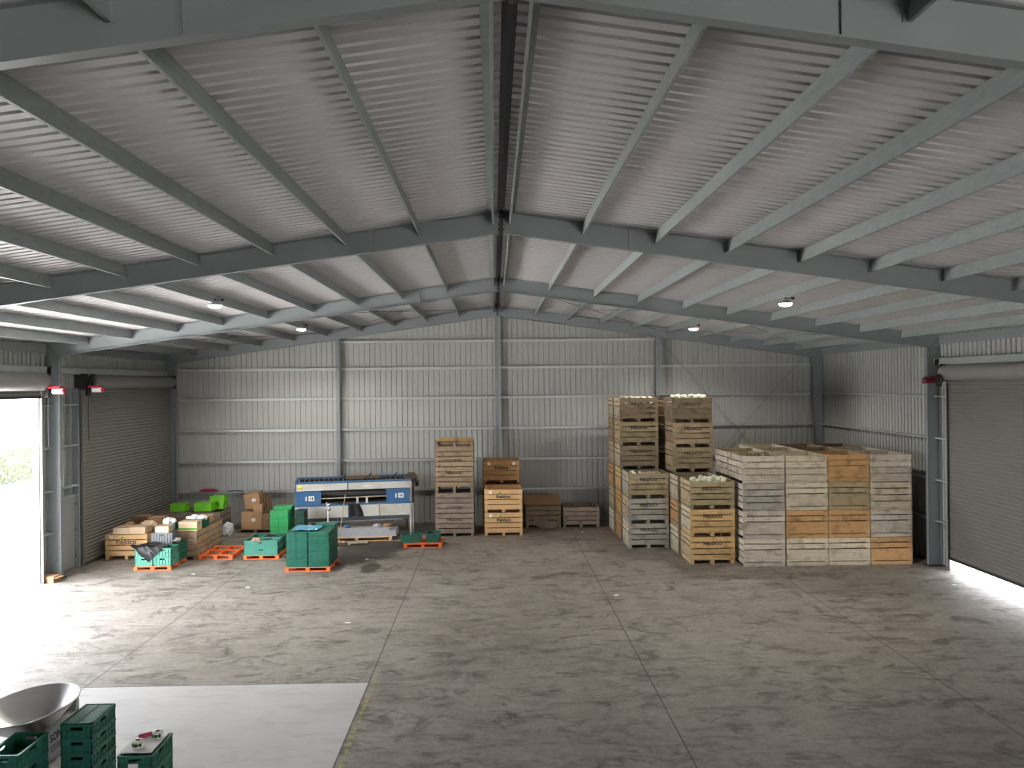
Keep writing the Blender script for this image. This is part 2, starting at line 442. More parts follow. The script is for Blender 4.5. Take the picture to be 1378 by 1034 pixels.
# ---------------------------------------------------------------- girts
def girt(p, q, d=.17, wdt=.06, parent=None, mt=M_galv):
    """C-section girt from p to q; p,q = (x,y,z) on the cladding line, n = direction into the hall"""
    (x0, y0, z), (x1, y1, _) = p, q
    b = MB()
    if abs(x1-x0) > abs(y1-y0):   # back wall
        yi = y0-d
        b.box(x0, x1, yi, y0, z, z+.004).box(x0, x1, yi, y0, z+wdt-.004, z+wdt).box(x0, x1, y0-.004, y0, z, z+wdt) if False else b.box(x0, x1, yi, y0, z+wdt-.004, z+wdt).box(x0, x1, yi, yi+.004, z+wdt-.034, z+wdt).box(x0, x1, y0-.02, y0-.004, z-.03, z+wdt)
    else:
        s = 1 if x0 < 0 else -1; xi = x0+s*d
        b.box(min(x0, xi), max(x0, xi), y0, y1, z+wdt-.004, z+wdt).box(min(xi, xi-s*.004), max(xi, xi-s*.004), y0, y1, z+wdt-.036, z+wdt)
    return struct(b.build('wall_girt', M_girt))
ZG = [1.14, 2.22, 3.32, 4.42, 5.48, 6.44]
BC = [-5.50, .11, 5.83]
segs = [XL]+BC+[XR]
for z in ZG:
    for k in range(4):
        a, c = segs[k], segs[k+1]
        if z > 6 and k in (0, 3): continue
        girt((a, YB-.004, z), (c, YB-.004, z), d=.16)
# back wall columns, front flange towards the hall
for x in BC:
    zt = under(x)+.0
    b = MB().box(x-.065, x+.065, YB-.33, YB-.32, .02, zt).box(x-.004, x+.004, YB-.32, YB-.18, .02, zt).box(x-.065, x+.065, YB-.19, YB-.18, .02, zt)
    c = struct(b.build('column', M_steel)); MB().box(x-.12, x+.12, YB-.38, YB-.1, 0, .02).build('base_plate', M_dark, c)
# side girts
for z in (1.14, 2.22, 3.32, 4.42):
    for a, c in ((21.12, 21.625), (21.645, 23.02), (12.75, 13.33), (13.35, 14.1)):
        if z < 2.3 and a > 21.6 and a < 22: 
            girt((WL+.004, a, z), (WL+.004, 22.0, z)); continue
        girt((WL+.004, a, z), (WL+.004, c, z))
    for a, c in ((21.0, 21.625), (21.645, 29.41), (13.35, 14.05), (5.17, 13.33), (-3.03, 5.15)):
        girt((WR-.004, a, z), (WR-.004, c, z))
for z in (2.22,):
    girt((WL+.004, 22.0, z), (WL+.004, 23.02, z))

# lintel beams along the side walls over the doors
for xw, s in ((WL, 1), (WR, -1)):
    for a, c in (((5.22, 13.28)), (13.40, 21.57), (21.70, 29.3)):
        if s < 0 and a > 21: continue
        x0, x1 = xw+s*.14, xw+s*.205
        b = MB().box(min(x0, x1), max(x0, x1), a, c, 5.28, 5.29).box(min(x0, x1), max(x0, x1), a, c, 5.46, 5.47).box(min(x1, x1-s*.005), max(x1, x1-s*.005), a, c, 5.28, 5.47)
        struct(b.build('beam_lintel', M_lint))
        bk = MB()
        for yy in (a+.05, c-.25): bk.box(min(xw, x1), max(xw, x1), yy, yy+.2, 5.30, 5.45)
        bk.build('bracket', M_lint, bpy.data.objects[-1] if False else None)['kind'] = 'structure'

# ---------------------------------------------------------------- roller doors
def roller(name, x, s, ya, yb, zbot, ztop=5.02):
    """x curtain plane, s direction into the hall"""
    root = struct(empty(name, (x, (ya+yb)/2, 0)))
    ox, oy = x, (ya+yb)/2
    pts = []; z = zbot+.06; per = .098
    while z < ztop:
        for dz, h in ((0, 0), (.015, .004), (.035, .022), (.07, .022), (.088, .004)):
            if z+dz < ztop: pts.append((z+dz, h*s))
        z += per
    vs = []; fs = []
    for z, h in pts: vs += [(h, ya-oy, z), (h, yb-oy, z)]
    for k in range(len(pts)-1): fs.append((2*k, 2*k+1, 2*k+3, 2*k+2))
    MB().add(vs, fs).build('curtain', M_door, root)
    MB().box(-.02, .02, ya-oy, yb-oy, zbot, zbot+.07).build('bottom_rail', M_dark, root)
    # rolled drum
    r = .235 if zbot > 3 else .20
    d = MB().tube([(s*.02, ya-oy-.08, 5.08), (s*.02, yb-oy+.08, 5.08)], r, 28)
    d.build('drum', M_doorlt, root)
    for yy in (ya-oy-.10, yb-oy+.06): MB().box(-.16, .2, yy, yy+.04, 4.86, 5.3).build('drum_bracket', M_dark, root)
    for yy in (ya-oy-.07, yb-oy-.01):
        g = MB().box(-.03, .03, yy+.02, yy+.06, 0, 4.86)
        g.build('guide_rail', M_door, root)
    return root
# names of the setting's doors
roller('door_1', -11.38, 1, *DL[0], 0.0)
roller('door_2', -11.38, 1, *DL[1], 4.66)
roller('door_3', -11.36, 1, *DL[2], .0)
roller('door_4', 11.60, -1, *DRR[0], .30)
# white edge strips / jambs
for y0, y1, x in ((21.05, 21.11, WL), (13.99, 14.09, WL), (12.72, 12.8, WL), (5.9, 5.98, WL)):
    struct(MB().box(x-.04, x+.13, y0, y0+.03, 0, ZD+.2).build('trim_1', M_lint))
for y0, y1 in ((20.95, 21.02), (14.0, 14.07)):
    struct(MB().box(WR-.17, WR+.04, y0, y1, 0, ZD+.2).build('trim_2', M_lint))
# black brush seal strip on the right door
struct(MB().box(11.55, 11.57, 20.86, 20.90, .02, 4.8).build('trim_3', M_black))

def motor(loc, s, label, flip=False, big=False, body=None):
    root = tag(empty('door_motor', loc), label, 'motor')
    MB().tube([(s*.02, -.30, 0), (s*.02, -.05, 0)], .075, 14).build('motor_body', body or M_white, root)
    MB().lathe([(0, 0), (.07, 0), (.082, .02), (.082, .05), (0, .055)], 14, mt=Matrix.Translation((s*.02, -.30, 0)) @ Matrix.Rotation(R(90), 4, 'X')).build('end_cap', body or M_red, root)
    MB().box(-.09, .13, -.26, .02, .055, .115).build('gearbox', body or M_red, root)
    k = MB().lathe([(0, 0), (.12, 0), (.12, .04), (0, .04)], 16, mt=Matrix.Translation((s*.1, .06, .03)) @ Matrix.Rotation(R(90), 4, 'X'))
    k.box(-.08, .08, .03, .1, -.16, .18).build('sprocket', M_black, root)
    if big:
        MB().lathe([(0, 0), (.17, 0), (.17, .07), (0, .07)], 20, mt=Matrix.Translation((s*.16, .05, .27)) @ Matrix.Rotation(R(90), 4, 'X')).box(-.06, .2, 0, .08, .1, .25).build('chain_wheel', M_black, root)
    MB().box(-s*.1 if s > 0 else 0, .1 if s > 0 else .1, .0, .03, -.03, .0).build('mount_plate', M_dark, root)
    MB().tube([(0, .05, -.1), (-.02*s, .06, -.6), (-.01, .05, -1.4)], .008, 5).build('power_cable', M_cable, root)
    return root
def motor_x(loc, label, toward, big=False, body=None):
    """motor with its barrel lying across (along X)"""
    root = motor((0, 0, 0), 1, label, big=big, body=body); root.location = loc; root.rotation_euler = (0, 0, toward); return root
motor_x((-11.12, 21.05, 4.84), 'red and white roller door motor beside the open left doorway', R(90))
motor_x((-11.08, 23.02, 4.86), 'red and white roller door motor with big black chain wheel by closed left door', R(90), True)
motor_x((11.33, 20.98, 4.88), 'dark red roller door motor beside the right-hand roller door', R(-90), body=M_maroon)

# personnel door
pd = struct(empty('door_5', (-11.50, 22.5, 0)))
MB().box(-.02, .02, -.42, .42, .03, 1.96).build('leaf', M_pdoor, pd)
MB().box(-.04, .06, -.48, -.42, 0, 2.02).box(-.04, .06, .42, .48, 0, 2.02).box(-.04, .06, -.48, .48, 1.96, 2.02).build('frame', M_galv, pd)
MB().box(.02, .035, -.39, -.34, .95, 1.12).tube([(.035, -.365, 1.04), (.07, -.365, 1.04), (.07, -.27, 1.04)], .009, 6).build('handle', M_dark, pd)
for z in (.3, 1.0, 1.7): MB().tube([(.03, .41, z), (.03, .41, z+.1)], .01, 6).build('hinge', M_dark, pd)
# studs beside it
struct(MB().box(-11.54, -11.38, 22.93, 22.99, 0, 4.9).build('trim_4', M_steel))
struct(MB().box(-11.54, -11.44, 22.62, 22.66, 2.02, 4.9).build('trim_5', M_galv))

# X bracing rods on the back wall, roof bracing in the end bay
def rod(a, c, name, r=.010):
    return struct(MB().tube([a, c], r, 6).build(name, M_steel))
yb_ = YB-.22
rod((5.9, yb_, 6.45), (11.35, yb_, .15), 'wall_brace_rod'); rod((11.3, yb_-.03, 6.0), (5.95, yb_-.03, .15), 'wall_brace_rod')
def roofp(x, y): return (x, y, sheet(x)-.13)
for s in (-1, 1):
    for a, c in (((XC+s*.2, 29.3), (XC+s*5.6, 21.85)), ((XC+s*.2, 21.85), (XC+s*5.6, 29.3)), ((XC+s*5.8, 29.3), (XC+s*11.1, 21.85)), ((XC+s*5.8, 21.85), (XC+s*11.1, 29.3))):
        rod(roofp(*a), roofp(*c), 'ceiling_brace_rod', .012)

# ---------------------------------------------------------------- high bay lamps
def bay_lamp(x, y, z, label, on=50):
    root = tag(empty('high_bay_lamp', (x, y, z)), label, 'lamp', 'high bay lamps under the roof purlins')
    MB().lathe([(.142, .008), (.146, .014), (.13, .03), (.075, .045), (.07, .085), (.03, .10), (0, .10)], 28).build('housing', M_silver, root)
    MB().lathe([(0, -.045), (.06, -.042), (.11, -.028), (.136, .0), (.138, .012)], 28).build('lens', M_lamp, root)
    MB().tube([(0, 0, .11), (0, 0, .16)], .02, 8).build('hook', M_dark, root)
    MB().tube([(.02, 0, .14), (.1, 0, .13), (.15, .0, .16), (.10, 0, .19), (.04, 0, .185)], .007, 6).box(.13, .19, -.02, .02, .10, .15).build('supply_cable', M_cable, root)
    l = bpy.data.lights.new('lamp_light', 'SPOT'); l.energy = on; l.spot_size = R(150); l.spot_blend = .35; l.shadow_soft_size = .1; l.color = (1, .95, .85)
    lo = bpy.data.objects.new('lamp_light', l); C.objects.link(lo); lo.parent = root; lo.location = (0, 0, -.07)
LZ = lambda x: sheet(x)-.205-.22
bay_lamp(-5.83, 17.5, 6.60, 'larger lit high bay lamp under the left roof slope, nearer pair')
bay_lamp(-5.9, 25.6, 6.64, 'smaller lit high bay lamp under the left roof slope, farther pair')
bay_lamp(6.22, 17.5, 6.54, 'larger lit high bay lamp under the right roof slope, nearer pair')
bay_lamp(6.22, 25.6, 6.55, 'smaller lit high bay lamp under the right roof slope, farther pair')

# ---------------------------------------------------------------- timber bins
BC_ = {}
def bin_mesh(kind, *a):
    k = (kind,)+a
    if k in BC_: return BC_[k]
    rnd = random.Random(hash(k) % 1000 if False else len(BC_))
    b = MB()
    if kind in ('slats', 'panel', 'panelw'):    # side lying in XZ, outer face at y=0, thickness +y
        w_, h0, h1 = a[:3]; n = 4
        H = h1-h0; g = .027
        if kind == 'slats':
            hs = [(h0+i*H/4+g/2, h0+(i+1)*H/4-g/2) for i in range(4)]
        elif kind == 'panel':
            hs = [(h0, h0+.05), (h0+.068, h0+H*.56), (h0+H*.56+g, h0+H*.78), (h0+H*.78+g, h1)]
        else:
            hs = [(h0, h0+.05), (h0+.06, h0+H*.60), (h0+H*.60+g, h0+H*.79), (h0+H*.79+g, h1)]
        for z0, z1 in hs:
            d0 = rnd.uniform(-.004, .004); tl = rnd.uniform(-.004, .004); e = rnd.uniform(0, .006)
            vs = [(-w_/2+e, d0, z0), (w_/2-e, d0, z0+tl), (w_/2-e, .018+d0, z0+tl), (-w_/2+e, .018+d0, z0), (-w_/2+e, d0, z1), (w_/2-e, d0, z1+tl), (w_/2-e, .018+d0, z1+tl), (-w_/2+e, .018+d0, z1)]
            b.add(vs, [(0, 3, 2, 1), (4, 5, 6, 7), (0, 1, 5, 4), (1, 2, 6, 5), (2, 3, 7, 6), (3, 0, 4, 7)])
    elif kind == 'floor':
        w_, d_, z = a
        n = 7
        for i in range(n): b.box(-w_/2+.02, w_/2-.02, .02+i*(d_-.04)/n, .02+(i+1)*(d_-.04)/n-.012, z, z+.02)
    elif kind == 'skid_y':
        d_, h = a; b.box(-.045, .045, 0.01, d_-.01, 0, h)
    elif kind == 'skid_x':
        w_, h = a; b.box(-w_/2+.01, w_/2-.01, -.03, .03, 0, h)
    elif kind == 'post':
        z0, z1 = a; b.add([(-.04, -.0, z0), (.04, 0, z0), (-.04, .075, z0), (-.04, 0, z1), (.04, 0, z1), (-.04, .075, z1)], [(0, 2, 1), (3, 4, 5), (0, 1, 4, 3), (1, 2, 5, 4), (2, 0, 3, 5)])
    me = b.mesh(kind, W_brown); BC_[k] = me; return me
def timber_bin(x, y, z, label, group=None, w=1.21, d=1.14, h=.74, front='slats', side='panel', mt=W_brown, mts=None, mtp=None, skid='y', text=None, tmat=None, tsize=.125, inv=False, foot=.095, rz=0, extra=None, text_up=.71, name='timber_bin'):
    """x,y = front left corner"""
    if inv: rot = (0, math.pi, 0); loc = (x+w/2, y, z+h)
    else: rot = (0, 0, rz); loc = (x+w/2, y, z)
    root = tag(empty(name, loc, rot=rot), label, 'bin', group)
    j_ = .1 if skid == 'x' else 1.0
    root.location.x += random.uniform(-.012, .012)*j_; root.location.y += random.uniform(0, .02)*j_
    mts = mts or mt; mtp = mtp or mt
    link('front_panel', bin_mesh(front, w, foot, h-.003), root, (0, 0, 0), mt=mt if front == 'slats' else mtp)
    link('back_panel', bin_mesh('slats', w, foot, h-.003), root, (0, d, 0), (0, 0, math.pi), mt=mt)
    dd = d-.04
    link('side_panel', bin_mesh(side, dd, foot, h-.003), root, (-w/2+.001, d/2, 0), (0, 0, -R(90)), mt=mts)
    link('side_panel', bin_mesh(side, dd, foot, h-.003), root, (w/2-.001, d/2, 0), (0, 0, R(90)), mt=mts)
    link('base_boards', bin_mesh('floor', w, d, foot), root, mt=mt)
    for a in (0, 1, 2):
        if skid == 'y': link('skid', bin_mesh('skid_y', d, foot), root, (-w/2+.055+a*(w-.11)/2, 0, 0), mt=mt)
        else: link('skid', bin_mesh('skid_x', w, foot), root, (0, .04+a*(d-.08)/2, 0), mt=mt)
    for i, (px, py, r_) in enumerate(((-w/2+.06, .02, 0), (w/2-.02, .06, R(90)), (w/2-.06, d-.02, math.pi), (-w/2+.02, d-.06, -R(90)))):
        link('corner_post', bin_mesh('post', foot+.02, h-.004), root, (px, py, 0), (0, 0, r_), mt=mt)
    if text:
        link('lettering', text_mesh(text, tsize, tmat or M_ink, .001, .0035, 1.05), root, (.0, -.0065, foot+(h-foot)*text_up-.01))
    return root
G_T = 'timber bins in the tall lettered stacks'
ordn = ['lowest', 'second', 'third', 'fourth', 'fifth', 'top']
def stack(n, x, y, what, mats, texts=None, group=G_T, names=None, **k):
    out = []
    for i in range(n):
        mt = mats[i % len(mats)]; t = texts[i] if texts else None
        nm = (names or {}).get(i) or (ordn[i] if i < n-1 else 'top')
        if n > 2 and 0 < i < n-1: nm += ' from the floor'
        mm = mt if isinstance(mt, tuple) else (mt, mt)
        out.append(timber_bin(x, y, i*k.get('h', .74), f'{COL[mm[0].name]} timber bin, {nm}, {what}', group, mt=mm[0], mts=mm[1], text=t, tmat=M_ink if i != n-3 else M_inkf, **k))
    return out
COL = {'timber_brown': 'brown', 'timber_umber': 'dark brown', 'timber_olive': 'olive-brown', 'timber_honey': 'honey-coloured', 'timber_tan': 'tan', 'timber_new_pine': 'new pine',
       'timber_aged_pine': 'aged pine', 'timber_grey': 'grey', 'timber_whitewash': 'whitish', 'timber_orange_ply': 'orange-brown', 'timber_pale': 'pale', 'timber_mauve': 'weathered brown'}
F = 'FIELDCO'
# A: front right stack, three high, and the one behind it
stack(3, 5.25, 22.2, 'of the nearest lettered stack', [(W_honey, W_tan), (W_honey, W_fresh), (W_olive, W_tan)], [F, F, F])
stack(3, 5.20, 23.42, 'of the stack just behind the nearest', [(W_olive, W_fresh), (W_olive, W_orange), (W_umber, W_fresh)], [None]*3, w=1.16)
# B: front left, three high
stack(3, 3.94, 24.42, 'of the three-high stack in front, left', [(W_grey, W_fresh), (W_grey, W_tan), (W_olive, W_grey)], [F, F, F])
# C: six high behind B, two deep
stack(6, 3.90, 25.66, 'of the left six-high stack', [(W_umber, W_orange), (W_umber, W_orange), (W_umber, W_honey), (W_umber, W_fresh), (W_olive, W_tan), (W_brown, W_fresh)], [None, None, None, F, F, F])
stack(6, 3.86, 26.88, 'of the rear left six-high stack', [(W_umber, W_fresh), (W_umber, W_tan), (W_umber, W_orange), (W_umber, W_tan), (W_olive, W_brown), (W_brown, W_fresh)], [None]*6)
# D: six high, right
stack(6, 5.33, 24.70, 'of the right six-high stack', [W_umber, W_umber, W_umber, (W_olive, W_tan), (W_tan, W_brown), (W_umber, W_mauve)], [None, None, None, F, F, F])
stack(6, 5.33, 25.93, 'of the rear right six-high stack', [W_umber, W_brown, W_umber, W_olive, W_brown, W_umber], [None]*6)

# right block: four columns by three rows, four high
BW = 1.128
kinds = [
 [('panel', W_white, W_white), ('panel', W_grey, W_white), ('slats', W_grey, W_white), ('slats', W_white, W_white)],
 [('panel', W_grey, W_fresh), ('panel', W_orange, W_orange), ('panel', W_fresh, W_fresh), ('slats', W_fresh, W_tan)],
 [('panel', W_fresh, W_fresh), ('panel', W_orange, W_orange), ('panel', W_olive, W_olive), ('panel', W_orange, W_orange)],
 [('panel', W_tan, W_orange), ('panel', W_grey, W_white), ('slats', W_fresh, W_white), ('slats', W_white, W_white)],
]
cname = ['first', 'second', 'third', 'fourth']; lv = ['bottom', 'second-lowest', 'third-lowest', 'top']; rw = ['front', 'middle', 'rear']
rnd = random.Random(4)
for row in range(3):
    for c_ in range(4):
        if row == 2 and c_ == 0: continue
        for l_ in range(4):
            fk, m1, m2 = kinds[c_][l_] if row == 0 else rnd.choice([('panel', W_white, W_fresh), ('slats', W_grey, W_grey), ('slats', W_umber, W_umber), ('panel', W_tan, W_tan), ('slats', W_white, W_white)])
            word = {'timber_whitewash': 'whitish', 'timber_grey': 'grey', 'timber_orange_ply': 'orange-brown', 'timber_pale': 'pale', 'timber_olive': 'olive-brown', 'timber_tan': 'tan', 'timber_umber': 'dark'}[m2.name]
            timber_bin(6.585+c_*BW+(0 if c_ else -.02), 21.8+row*1.40, l_*.735, f'{word} bin, {lv[l_]} layer, {cname[c_]} column from the left, {rw[row]} row of the four-by-four bin block',
                       'bins in the block by the right wall', w=BW-.012, d=1.36, h=.732, front=fk, side='slats', mt=m2 if fk == 'panel' else m1, mts=W_white if c_ == 0 else m1, mtp=m2, skid='x', foot=.05, name='timber_bin')
# middle stack, rim to rim pairs
for i, (iv, mt) in enumerate(((False, W_mauve), (True, W_mauve), (False, W_brown), (True, W_brown))):
    timber_bin(-1.93, 26.75, i*.752, ['weathered brown bin standing on the floor, lowest of the tall lone stack', 'upside-down brown bin on the lowest bin of the lone stack', 'brown bin, third from the floor in the tall lone stack', 'upside-down brown bin with skids up, topping the tall lone stack'][i], 'bins of the lone four-high stack', w=1.245, h=.75, mt=mt, mtp=mt, text=F, tmat=M_inkf if iv else M_ink, tsize=.125, inv=iv, foot=.10)
top_ = bpy.data.objects[[o.name for o in C.objects if o.get('label', '').endswith('topping the tall lone stack')][0]]
MB().box(-.6, .6, 1.08, 1.10, -.12, .07).build('rear_board', W_honey, top_)
for xx in (-.60, -.02, .56): MB().box(xx, xx+.04, .0, .06, -.12, .0).build('raised_post', W_mauve, top_)
# new pine bins
NW = dict(w=1.235, d=1.15, h=.752, side='slats', foot=.085)
def leafdot(root, dx=-.115):
    z = .085+.667*.71
    MB().prism([(dx-.03, z+.055), (dx, z+.03), (dx+.05, z+.06), (dx+.03, z+.10), (dx-.01, z+.09)], 'y', -.0085, -.0065).build('leaf_logo', M_leaf, root)
    MB().box(-.47, -.37, -.012, -.0065, .60, .70).build('paper_label', M_label, root)
for i in range(2):
    r_ = timber_bin(-.34, 26.8, i*.752, ['new pine bin with dark lettering on the floor beside the lone brown stack', 'new pine bin with dark lettering on top of another new pine bin'][i], 'bins of the new pine stacks', mt=W_pine, text='Fieldco', tsize=.15, text_up=.64, **NW); leafdot(r_)
for i in range(3):
    r_ = timber_bin(-.40, 28.02, i*.78, ['aged pine bin on the floor, rearmost stack behind the new pine bins', 'aged pine bin, middle of the rearmost stack behind the new pine bins', 'aged pine bin with two paper labels, topping the rear pine stack'][i], 'bins of the new pine stacks', mt=W_pined, text='Fieldco' if i == 2 else None, tsize=.15, text_up=.64, **NW)
    if i == 2: leafdot(r_); MB().box(.37, .47, -.012, -.0065, .60, .70).build('paper_label', M_label, r_)
# low bins along the wall
timber_bin(1.03, 28.1, 0, 'dark low slatted bin covered by a brown board, against the back wall', None, w=1.2, d=1.1, h=.76, side='slats', mt=W_umber)
tag(MB().box(0, 1.24, 0, .95, 0, .02).build('brown_board', M_card, None, (1.0, 28.12, .78), (R(13), 0, 0)), 'brown board lying over the dark low bin at the back wall', 'board')
tag(MB().box(0, .8, 0, .012, 0, .34).build('wooden_offcut', W_mauve, None, (1.25, 28.07, .14), (0, R(25), 0)), 'broken reddish board hanging inside the dark low bin\'s slats', 'board')
timber_bin(2.30, 28.1, 0, 'grey-brown low slatted bin beside the tall left stack at back wall', None, w=1.24, d=1.1, h=.70, side='slats', mt=W_mauve)

# left cluster of bins
r_ = timber_bin(-11.14, 23.9, 0, 'pale new pine bin with dark lettering by the closed left roller door', None, w=1.2, d=1.1, h=.72, side='slats', mt=W_pine, text='Fieldco', tsize=.19, text_up=.66); leafdot(r_)
timber_bin(-9.63, 23.66, 0, 'weathered wooden bin with mixed boxes on it behind the teal crate pallet', None, w=1.18, d=1.1, h=.82, side='slats', mt=W_brown, mts=W_tan)
timber_bin(-9.63, 24.78, 0, 'weathered wooden bin, rear one of two end to end on the left', None, w=1.18, d=1.1, h=.82, side='slats', mt=W_brown, mts=W_tan)
timber_bin(-11.14, 25.3, 0, 'dark wooden bin carrying brown cartons beside the closed left door', None, w=1.1, d=1.2, h=.70, side='slats', mt=W_umber)
timber_bin(-11.1, 27.45, 0, 'dark wooden bin under a lime crate, in the left rear corner', None, w=.98, d=1.2, h=.79, side='slats', mt=W_mauve)
timber_bin(-10.10, 27.45, 0, 'dark wooden bin under two lime crates, left of the cardboard boxes', None, w=1.03, d=1.2, h=.79, side='slats', mt=W_mauve)

# ---------------------------------------------------------------- vegetables in the top bins
def lump_mesh(seed, r, sq=.85, amp=.12):
    bm = bmesh.new(); bmesh.ops.create_icosphere(bm, subdivisions=2, radius=r)
    for v in bm.verts:
        n_ = noise.noise(v.co/r*1.2+Vector((seed*3.1, 0, 0)))
        v.co *= 1+amp*n_*1.6; v.co.z *= sq
    for f in bm.faces: f.smooth = True
    me = bpy.data.meshes.new('vegetable'); bm.to_mesh(me); bm.free(); me.materials.append(M_pale); return me
VM = [lump_mesh(i, .072+.006*i) for i in range(4)]
def heap(x, y, w_, d_, z, label):
    b = MB(); nx, ny = 22, 20; vs = []; fs = []
    for j in range(ny):
        for i in range(nx):
            px = i/(nx-1)*(w_-.06)+.03; py = j/(ny-1)*(d_-.06)+.03
            vs.append((px, py, .03*math.sin(px*32)*math.sin(py*30)+.015*noise.noise(Vector((px*5, py*5, z)))))
    for j in range(ny-1):
        for i in range(nx-1): fs.append((j*nx+i, j*nx+i+1, (j+1)*nx+i+1, (j+1)*nx+i))
    o = b.add(vs, fs, smooth=True).build('vegetable_heap', M_pale, None, (x, y, z)); tag(o, label, 'vegetables', kind='stuff')
def veg(x, y, zrim, n, label, group, up=0.0, seed=1, hl=None):
    heap(x+.06, y+.06, 1.08, 1.0, zrim-.155+up, hl)
    rn = random.Random(seed); pts = []
    tries = 0
    while len(pts) < n and tries < 3000:
        tries += 1
        p = (x+rn.uniform(.16, 1.04), y+rn.uniform(.15, .8), 0)
        if all((p[0]-q[0])**2+(p[1]-q[1])**2 > .178**2 for q in pts): pts.append(p)
    for i, p in enumerate(pts):
        o = link('round_vegetable', VM[i % 4], None, (p[0], p[1], zrim-.06+up+.012+rn.uniform(0, .03)), (rn.uniform(0, 3), rn.uniform(0, 3), rn.uniform(0, 6)))
        tag(o, label, 'vegetable', group)
veg(5.25, 22.2, 2.22, 24, 'pale round vegetable heaped in the nearest lettered bin stack\'s top bin', 'vegetables in the nearest stack', .03, 1, 'pale round vegetables filling the nearest stack\'s top bin')
veg(3.94, 24.42, 2.22, 20, 'pale round vegetable in the top bin of the left three-high stack', 'vegetables in the left three-high stack', -.05, 2, 'pale round vegetables filling the left three-high stack\'s top bin')
veg(3.90, 25.66, 4.44, 18, 'pale round vegetable in the top bin of the left six-high stack', 'vegetables in the left six-high stack', -.01, 3, 'pale round vegetables filling the left six-high stack\'s top bin')
veg(5.33, 24.70, 4.44, 22, 'pale round vegetable in the top bin of the right six-high stack', 'vegetables in the right six-high stack', .04, 4, 'pale round vegetables filling the right six-high stack\'s top bin')
# wilted stalks in the block's first bin
b = MB(); rn = random.Random(3)
for i in range(420):
    x, y = rn.uniform(6.72, 7.5), rn.uniform(22.2, 22.95); z = 2.86+rn.uniform(-.25, .06)+(.13 if x < 7.1 and y > 22.4 else 0); a = rn.uniform(0, 6.3); l_ = rn.uniform(.05, .14)
    dx, dy, dz = math.cos(a)*l_, math.sin(a)*l_, rn.uniform(-.02, .1)
    b.add([(x, y, z), (x+dx, y+dy, z+dz), (x+dx*.6+dy*.25, y+dy*.6-dx*.25, z+dz*.5+.02)], [(0, 1, 2)])
tag(b.build('wilted_leaves', M_greens), 'wilted green stalks and leaves in the block\'s first top bin', 'plant waste', kind='stuff')
for (x0, x1, y0, y1, z, t) in ((6.6, 7.65, 22.0, 22.9, 2.72, 'first'),):
    pass

# ---------------------------------------------------------------- plastic crates, pallets
CR = {}
def crate_mesh(w_, d_, h_, mt, ribs=5):
    k = (w_, d_, h_, mt.name, ribs)
    if k in CR: return CR[k]
    b = MB(); t = .022
    b.box(t, w_-t, t, d_-t, .01, .02)
    def side(L, put):
        # wall in local (u 0..L, v thickness outward 0..t), z
        hh = .32*L if L < .45 else .24*L; hz0, hz1 = h_-.075, h_-.04
        c = L/2; hw = min(.07, L*.2)
        put(0, L, .013, .017, .012, hz0)
        put(0, c-hw, .013, .017, hz0, hz1); put(c+hw, L, .013, .017, hz0, hz1)
        put(0, L, .013, .017, hz1, h_)
        put(0, L, -.006, t, h_-.022, h_); put(0, L, 0, t, .0, .028); put(0, L, .0, t, h_*.5-.008, h_*.5+.008)
        n = max(3, round(L/.075))
        for i in range(n+1):
            u = i*L/n
            if abs(u-c) < hw+.01: put(max(0, u-.006), min(L, u+.006), 0, t, 0, hz0)
            else: put(max(0, u-.006), min(L, u+.006), 0, t, 0, h_)
    side(w_, lambda u0, u1, v0, v1, z0, z1: b.box(u0, u1, v0, v1, z0, z1))
    side(w_, lambda u0, u1, v0, v1, z0, z1: b.box(u0, u1, d_-v1, d_-v0, z0, z1))
    side(d_, lambda u0, u1, v0, v1, z0, z1: b.box(v0, v1, u0, u1, z0, z1))
    side(d_, lambda u0, u1, v0, v1, z0, z1: b.box(w_-v1, w_-v0, u0, u1, z0, z1))
    me = b.mesh('crate', mt); CR[k] = me; return me
def crate(x, y, z, w_, d_, h_, mt, label, group=None, rz=0, name='plastic_crate', lab=False):
    o = link(name, crate_mesh(w_, d_, h_, mt), None, (x, y, z), (0, 0, rz)); tag(o, label, 'crate', group)
    if lab: MB().box(w_*.32, w_*.62, -.009, -.007, h_*.28, h_*.62).build('paper_label', M_label, o)
    return o
FD = {}
def folded_mesh(w_, d_, h_, mt, mi):
    k = (w_, d_, h_, mt.name)
    if k in FD: return FD[k]
    b = MB()
    b.box(.018, w_-.018, .018, d_-.018, .008, h_-.012)
    for z0, z1 in ((0, .014), (h_-.022, h_-.003)):
        b.box(0, w_, 0, .02, z0, z1).box(0, w_, d_-.02, d_, z0, z1).box(0, .02, 0, d_, z0, z1).box(w_-.02, w_, 0, d_, z0, z1)
    for u in (.18, .42, .46, .72, .9):
        b.box(w_*u-.008, w_*u+.008, 0.0, .02, 0, h_-.003)
    for u in (.25, .5, .75): b.box(w_-.01, w_, d_*u-.008, d_*u+.008, 0, h_-.003)
    b.box(.03, w_*.47, .03, d_-.03, h_-.014, h_-.006).box(w_*.53, w_-.03, .03, d_-.03, h_-.014, h_-.006)
    b.box(w_*.49, w_*.51, .03, d_-.03, h_-.014, h_-.003)
    me = b.mesh('folded_crate', mt); FD[k] = me; return me
onum = ['top', 'second', 'third', 'fourth', 'fifth', 'sixth', 'seventh', 'eighth', 'ninth', 'tenth', 'eleventh', 'twelfth', 'thirteenth', 'fourteenth', 'fifteenth', 'sixteenth']
